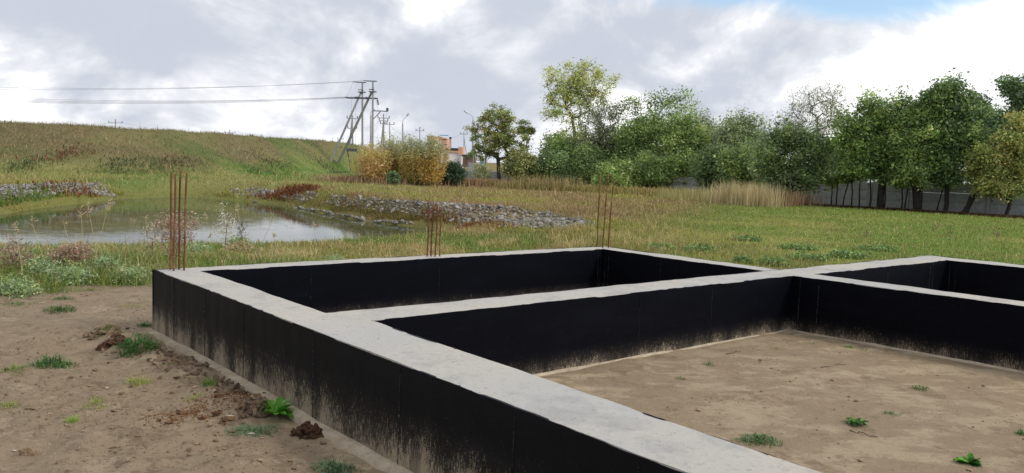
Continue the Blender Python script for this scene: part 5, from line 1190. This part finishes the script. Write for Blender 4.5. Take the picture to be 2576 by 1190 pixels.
def tuft(px, py, wpx, n, hr, cols, lab, wd=.005, lean=.9, flat=1.):
    c_ = onground(px, py); w_ = wpx/2*c_[1]/2081; a = R.uniform(0, 6.28, n); r_ = R.random(n)**.7; X = c_[0]+w_*r_*np.cos(a); Y = c_[1]+w_*flat*r_*np.sin(a)*.8
    ok = polysd(FPOLYS[0], X, Y) > .01; X, Y = X[ok], Y[ok]; n = len(X); ci = np.array([lin(*q) for q in cols])[R.integers(0, len(cols), n)]
    V, FL, cc = blades(X, Y, gz(X, Y), R.uniform(*hr, n)*(1.05-.6*R.random(n))*(1.1-.6*r_[ok]), np.full(n, wd)*R.uniform(.5, 1.3, n), np.abs(R.normal(lean+.45, .5, n)), jitter(ci, .15)); V = V-np.tile(c_, (len(V), 1))
    tag(obj('grass_tuft', mesh('grass_tuft', V, FL, M_grass, cc), None, tuple(c_)), lab, 'grass tuft', 'grass tufts on the bare soil')
G1 = [(76, 112, 52), (62, 96, 46), (92, 128, 60)]; G2 = [(120, 140, 62), (140, 154, 76), (104, 126, 56)]; G3 = [(118, 140, 100), (134, 152, 114), (102, 126, 86)]; G4 = [(150, 160, 74), (168, 170, 96), (132, 148, 66)]
for a in [(352, 880, 95, 420, (.10, .24), G1, 'thick dark green tuft on top of the soil ridge', .006), (270, 836, 80, 260, (.04, .12), G2, 'yellowish tuft on the turned sod', .004), (133, 914, 110, 300, (.05, .14), G3[:1]+G1, 'wide blue green weed patch on the left soil', .009),
          (38, 932, 80, 220, (.03, .09), G2, 'light green patch at the left edge, middle height', .004), (350, 965, 80, 220, (.04, .11), G4, 'pale wispy tuft left of the ridge', .003), (240, 1018, 76, 170, (.03, .10), G4, 'thin pale tuft on open soil below the wispy one', .003),
          (182, 1060, 36, 130, (.04, .09), [(140, 176, 62), (156, 186, 80)], 'small bright yellow green tuft on the lower left soil', .003), (27, 1022, 60, 140, (.03, .08), G4, 'pale tuft at the lower left edge', .003), (150, 782, 90, 260, (.04, .12), G1, 'green tuft on the soil below the bank', .006),
          (160, 754, 60, 150, (.03, .09), G1, 'small green tuft close under the bank', .006), (45, 768, 90, 200, (.03, .08), G2+G1, 'thin green patch near the left edge under the bank', .005), (85, 740, 60, 150, (.03, .08), G2, 'light green tuft at the soil edge', .005),
          (330, 771, 80, 240, (.02, .05), G4, 'flat yellowish grass patch left of the foundation corner', .004), (366, 820, 46, 150, (.04, .10), G1, 'green tuft tucked against the foundation corner', .005), (230, 730, 50, 120, (.03, .08), G2, 'short grass patch at the bank foot', .004),
          (637, 1085, 150, 520, (.03, .09), G3, 'spreading blue green grass tuft left of the dark soil heap', .006), (842, 1182, 110, 380, (.04, .11), G3, 'blue green grass tuft at the bottom edge beside the wall', .006), (528, 968, 46, 140, (.04, .12), G2+G1, 'leggy tuft in the ridge of clods', .004),
          (490, 1003, 70, 170, (.02, .06), G4, 'faint pale grass on the inner side of the ridge', .003), (440, 915, 50, 140, (.02, .06), G4, 'faint grass where ridge meets wall dust', .003),
          (1783, 918, 36, 70, (.03, .08), G3, 'small grey green weed in the room, nearest the middle wall', .005), (1715, 955, 30, 50, (.03, .07), G2, 'thin sprig on the room floor left of centre', .004), (1912, 1110, 120, 420, (.03, .09), G1+G3, 'broad green patch along the inner front wall', .006), (1953, 880, 36, 60, (.02, .06), G2, 'faint grass tuft near the room corner', .003),
          (1993, 842, 18, 40, (.02, .05), G2, 'tiny tuft in the very corner of the room', .004), (2136, 874, 30, 90, (.02, .06), [(126, 160, 74), (110, 146, 64)], 'bright green sprig below the right wall', .006), (2175, 882, 34, 60, (.02, .05), G2, 'pale grass right of the bright sprig', .004), (2315, 980, 60, 150, (.03, .07), G1+G3, 'mid floor green tuft', .005),
          (2241, 1042, 56, 130, (.02, .06), G3, 'low grey green tuft on the floor', .005), (2569, 1092, 40, 90, (.03, .08), G1, 'green tuft at the right edge of the room floor', .005), (2045, 866, 40, 60, (.02, .04), G2, 'thin grass along the right wall base', .004)]:
    tuft(*a)
# broad leaved rosettes: every leaf a part
def rosette(label, px, py, nleaf, L, cols, up=.55, cat='plant', name='dandelion_plant', wid=.24):
    c_ = onground(px, py); t = thing(name, label, cat, c_)
    for k in range(nleaf):
        l_ = L*R.uniform(.65, 1.1); u = np.linspace(0, 1, 7); w_ = l_*wid*np.sin(np.pi*np.clip(u*.88+.06, 0, 1))**.8*(1+.25*np.sin(u*19+k)); el = np.clip(R.normal(up, .25), .05, 1.2)
        x = l_*np.sin(u*1.1)*math.cos(el)+l_*u*.1; z = l_*(u*math.sin(el)-.55*u**2.4*math.cos(el)*.6)+.004; V = []
        for i_ in range(7): V += [(x[i_], -w_[i_]/2, z[i_]+w_[i_]*.22), (x[i_], 0, z[i_]), (x[i_], w_[i_]/2, z[i_]+w_[i_]*.22)]
        Q = [(3*i_+j_, 3*i_+3+j_, 3*i_+4+j_, 3*i_+1+j_) for i_ in range(6) for j_ in (0, 1)]
        q = lin(*cols[int(R.integers(len(cols)))])*R.uniform(.85, 1.2); o = obj('leaf', mesh('leaf', V, np.array(Q), M_leaf, np.broadcast_to(q, (21, 3)), True), t); o.rotation_euler = (R.normal(0, .15), 0, k*2.4+R.normal(0, .3))
BG = [(86, 150, 40), (104, 166, 52), (70, 128, 38), (124, 176, 70)]
rosette('bright green dandelion rosette against the front wall footing', 692, 1046, 26, .15, BG, .7, wid=.3)
rosette('bright green broad leaved weed on the room floor', 2155, 1068, 22, .085, BG+G1, .45, 'plant', 'broad_leaf_weed', .45)
rosette('green broad leaved weed near the bottom right corner', 2438, 1168, 20, .085, BG+G1, .45, 'plant', 'broad_leaf_weed', .45)
rosette('leafy weed on the soil at the thick ridge tuft', 318, 876, 12, .10, G1, .8, 'plant', 'broad_leaf_weed', .4)
M_twig = mat('twig', (.15, .11, .08), .9, .1)
for x0, y0, x1, y1, lab in [(2065, 926, 2130, 918, 'forked dry twig on the room floor under the right wall'), (1905, 1098, 1935, 1112, 'thin twig beside the broad green patch'), (1830, 895, 1862, 885, 'short pale twig on the floor near the middle wall'), (2140, 1086, 2210, 1104, 'thin twig right of the broad green patch'), (1925, 925, 1960, 935, 'small twig mid room'), (1025, 1120, 985, 1135, 'dark twig in the soil by the wall base') if False else (1015, 1180, 990, 1186, 'dark twig on soil at the bottom edge')]:
    a = onground(x0, y0); b_ = onground(x1, y1); u = np.linspace(0, 1, 7)[:, None]; P = (b_-a)*u+R.normal(0, .008, (7, 3))+np.array([0, 0, .01]); MBt = MB().tube(P, np.linspace(.004, .002, 7), 5); MBt.tube(np.array([P[4], P[4]+(b_-a)*.22+np.array([.01, .05, .01])]), [.003, .0015], 4)
    tag(MBt.build('twig', M_twig, None, True, tuple(a)), lab, 'twig')
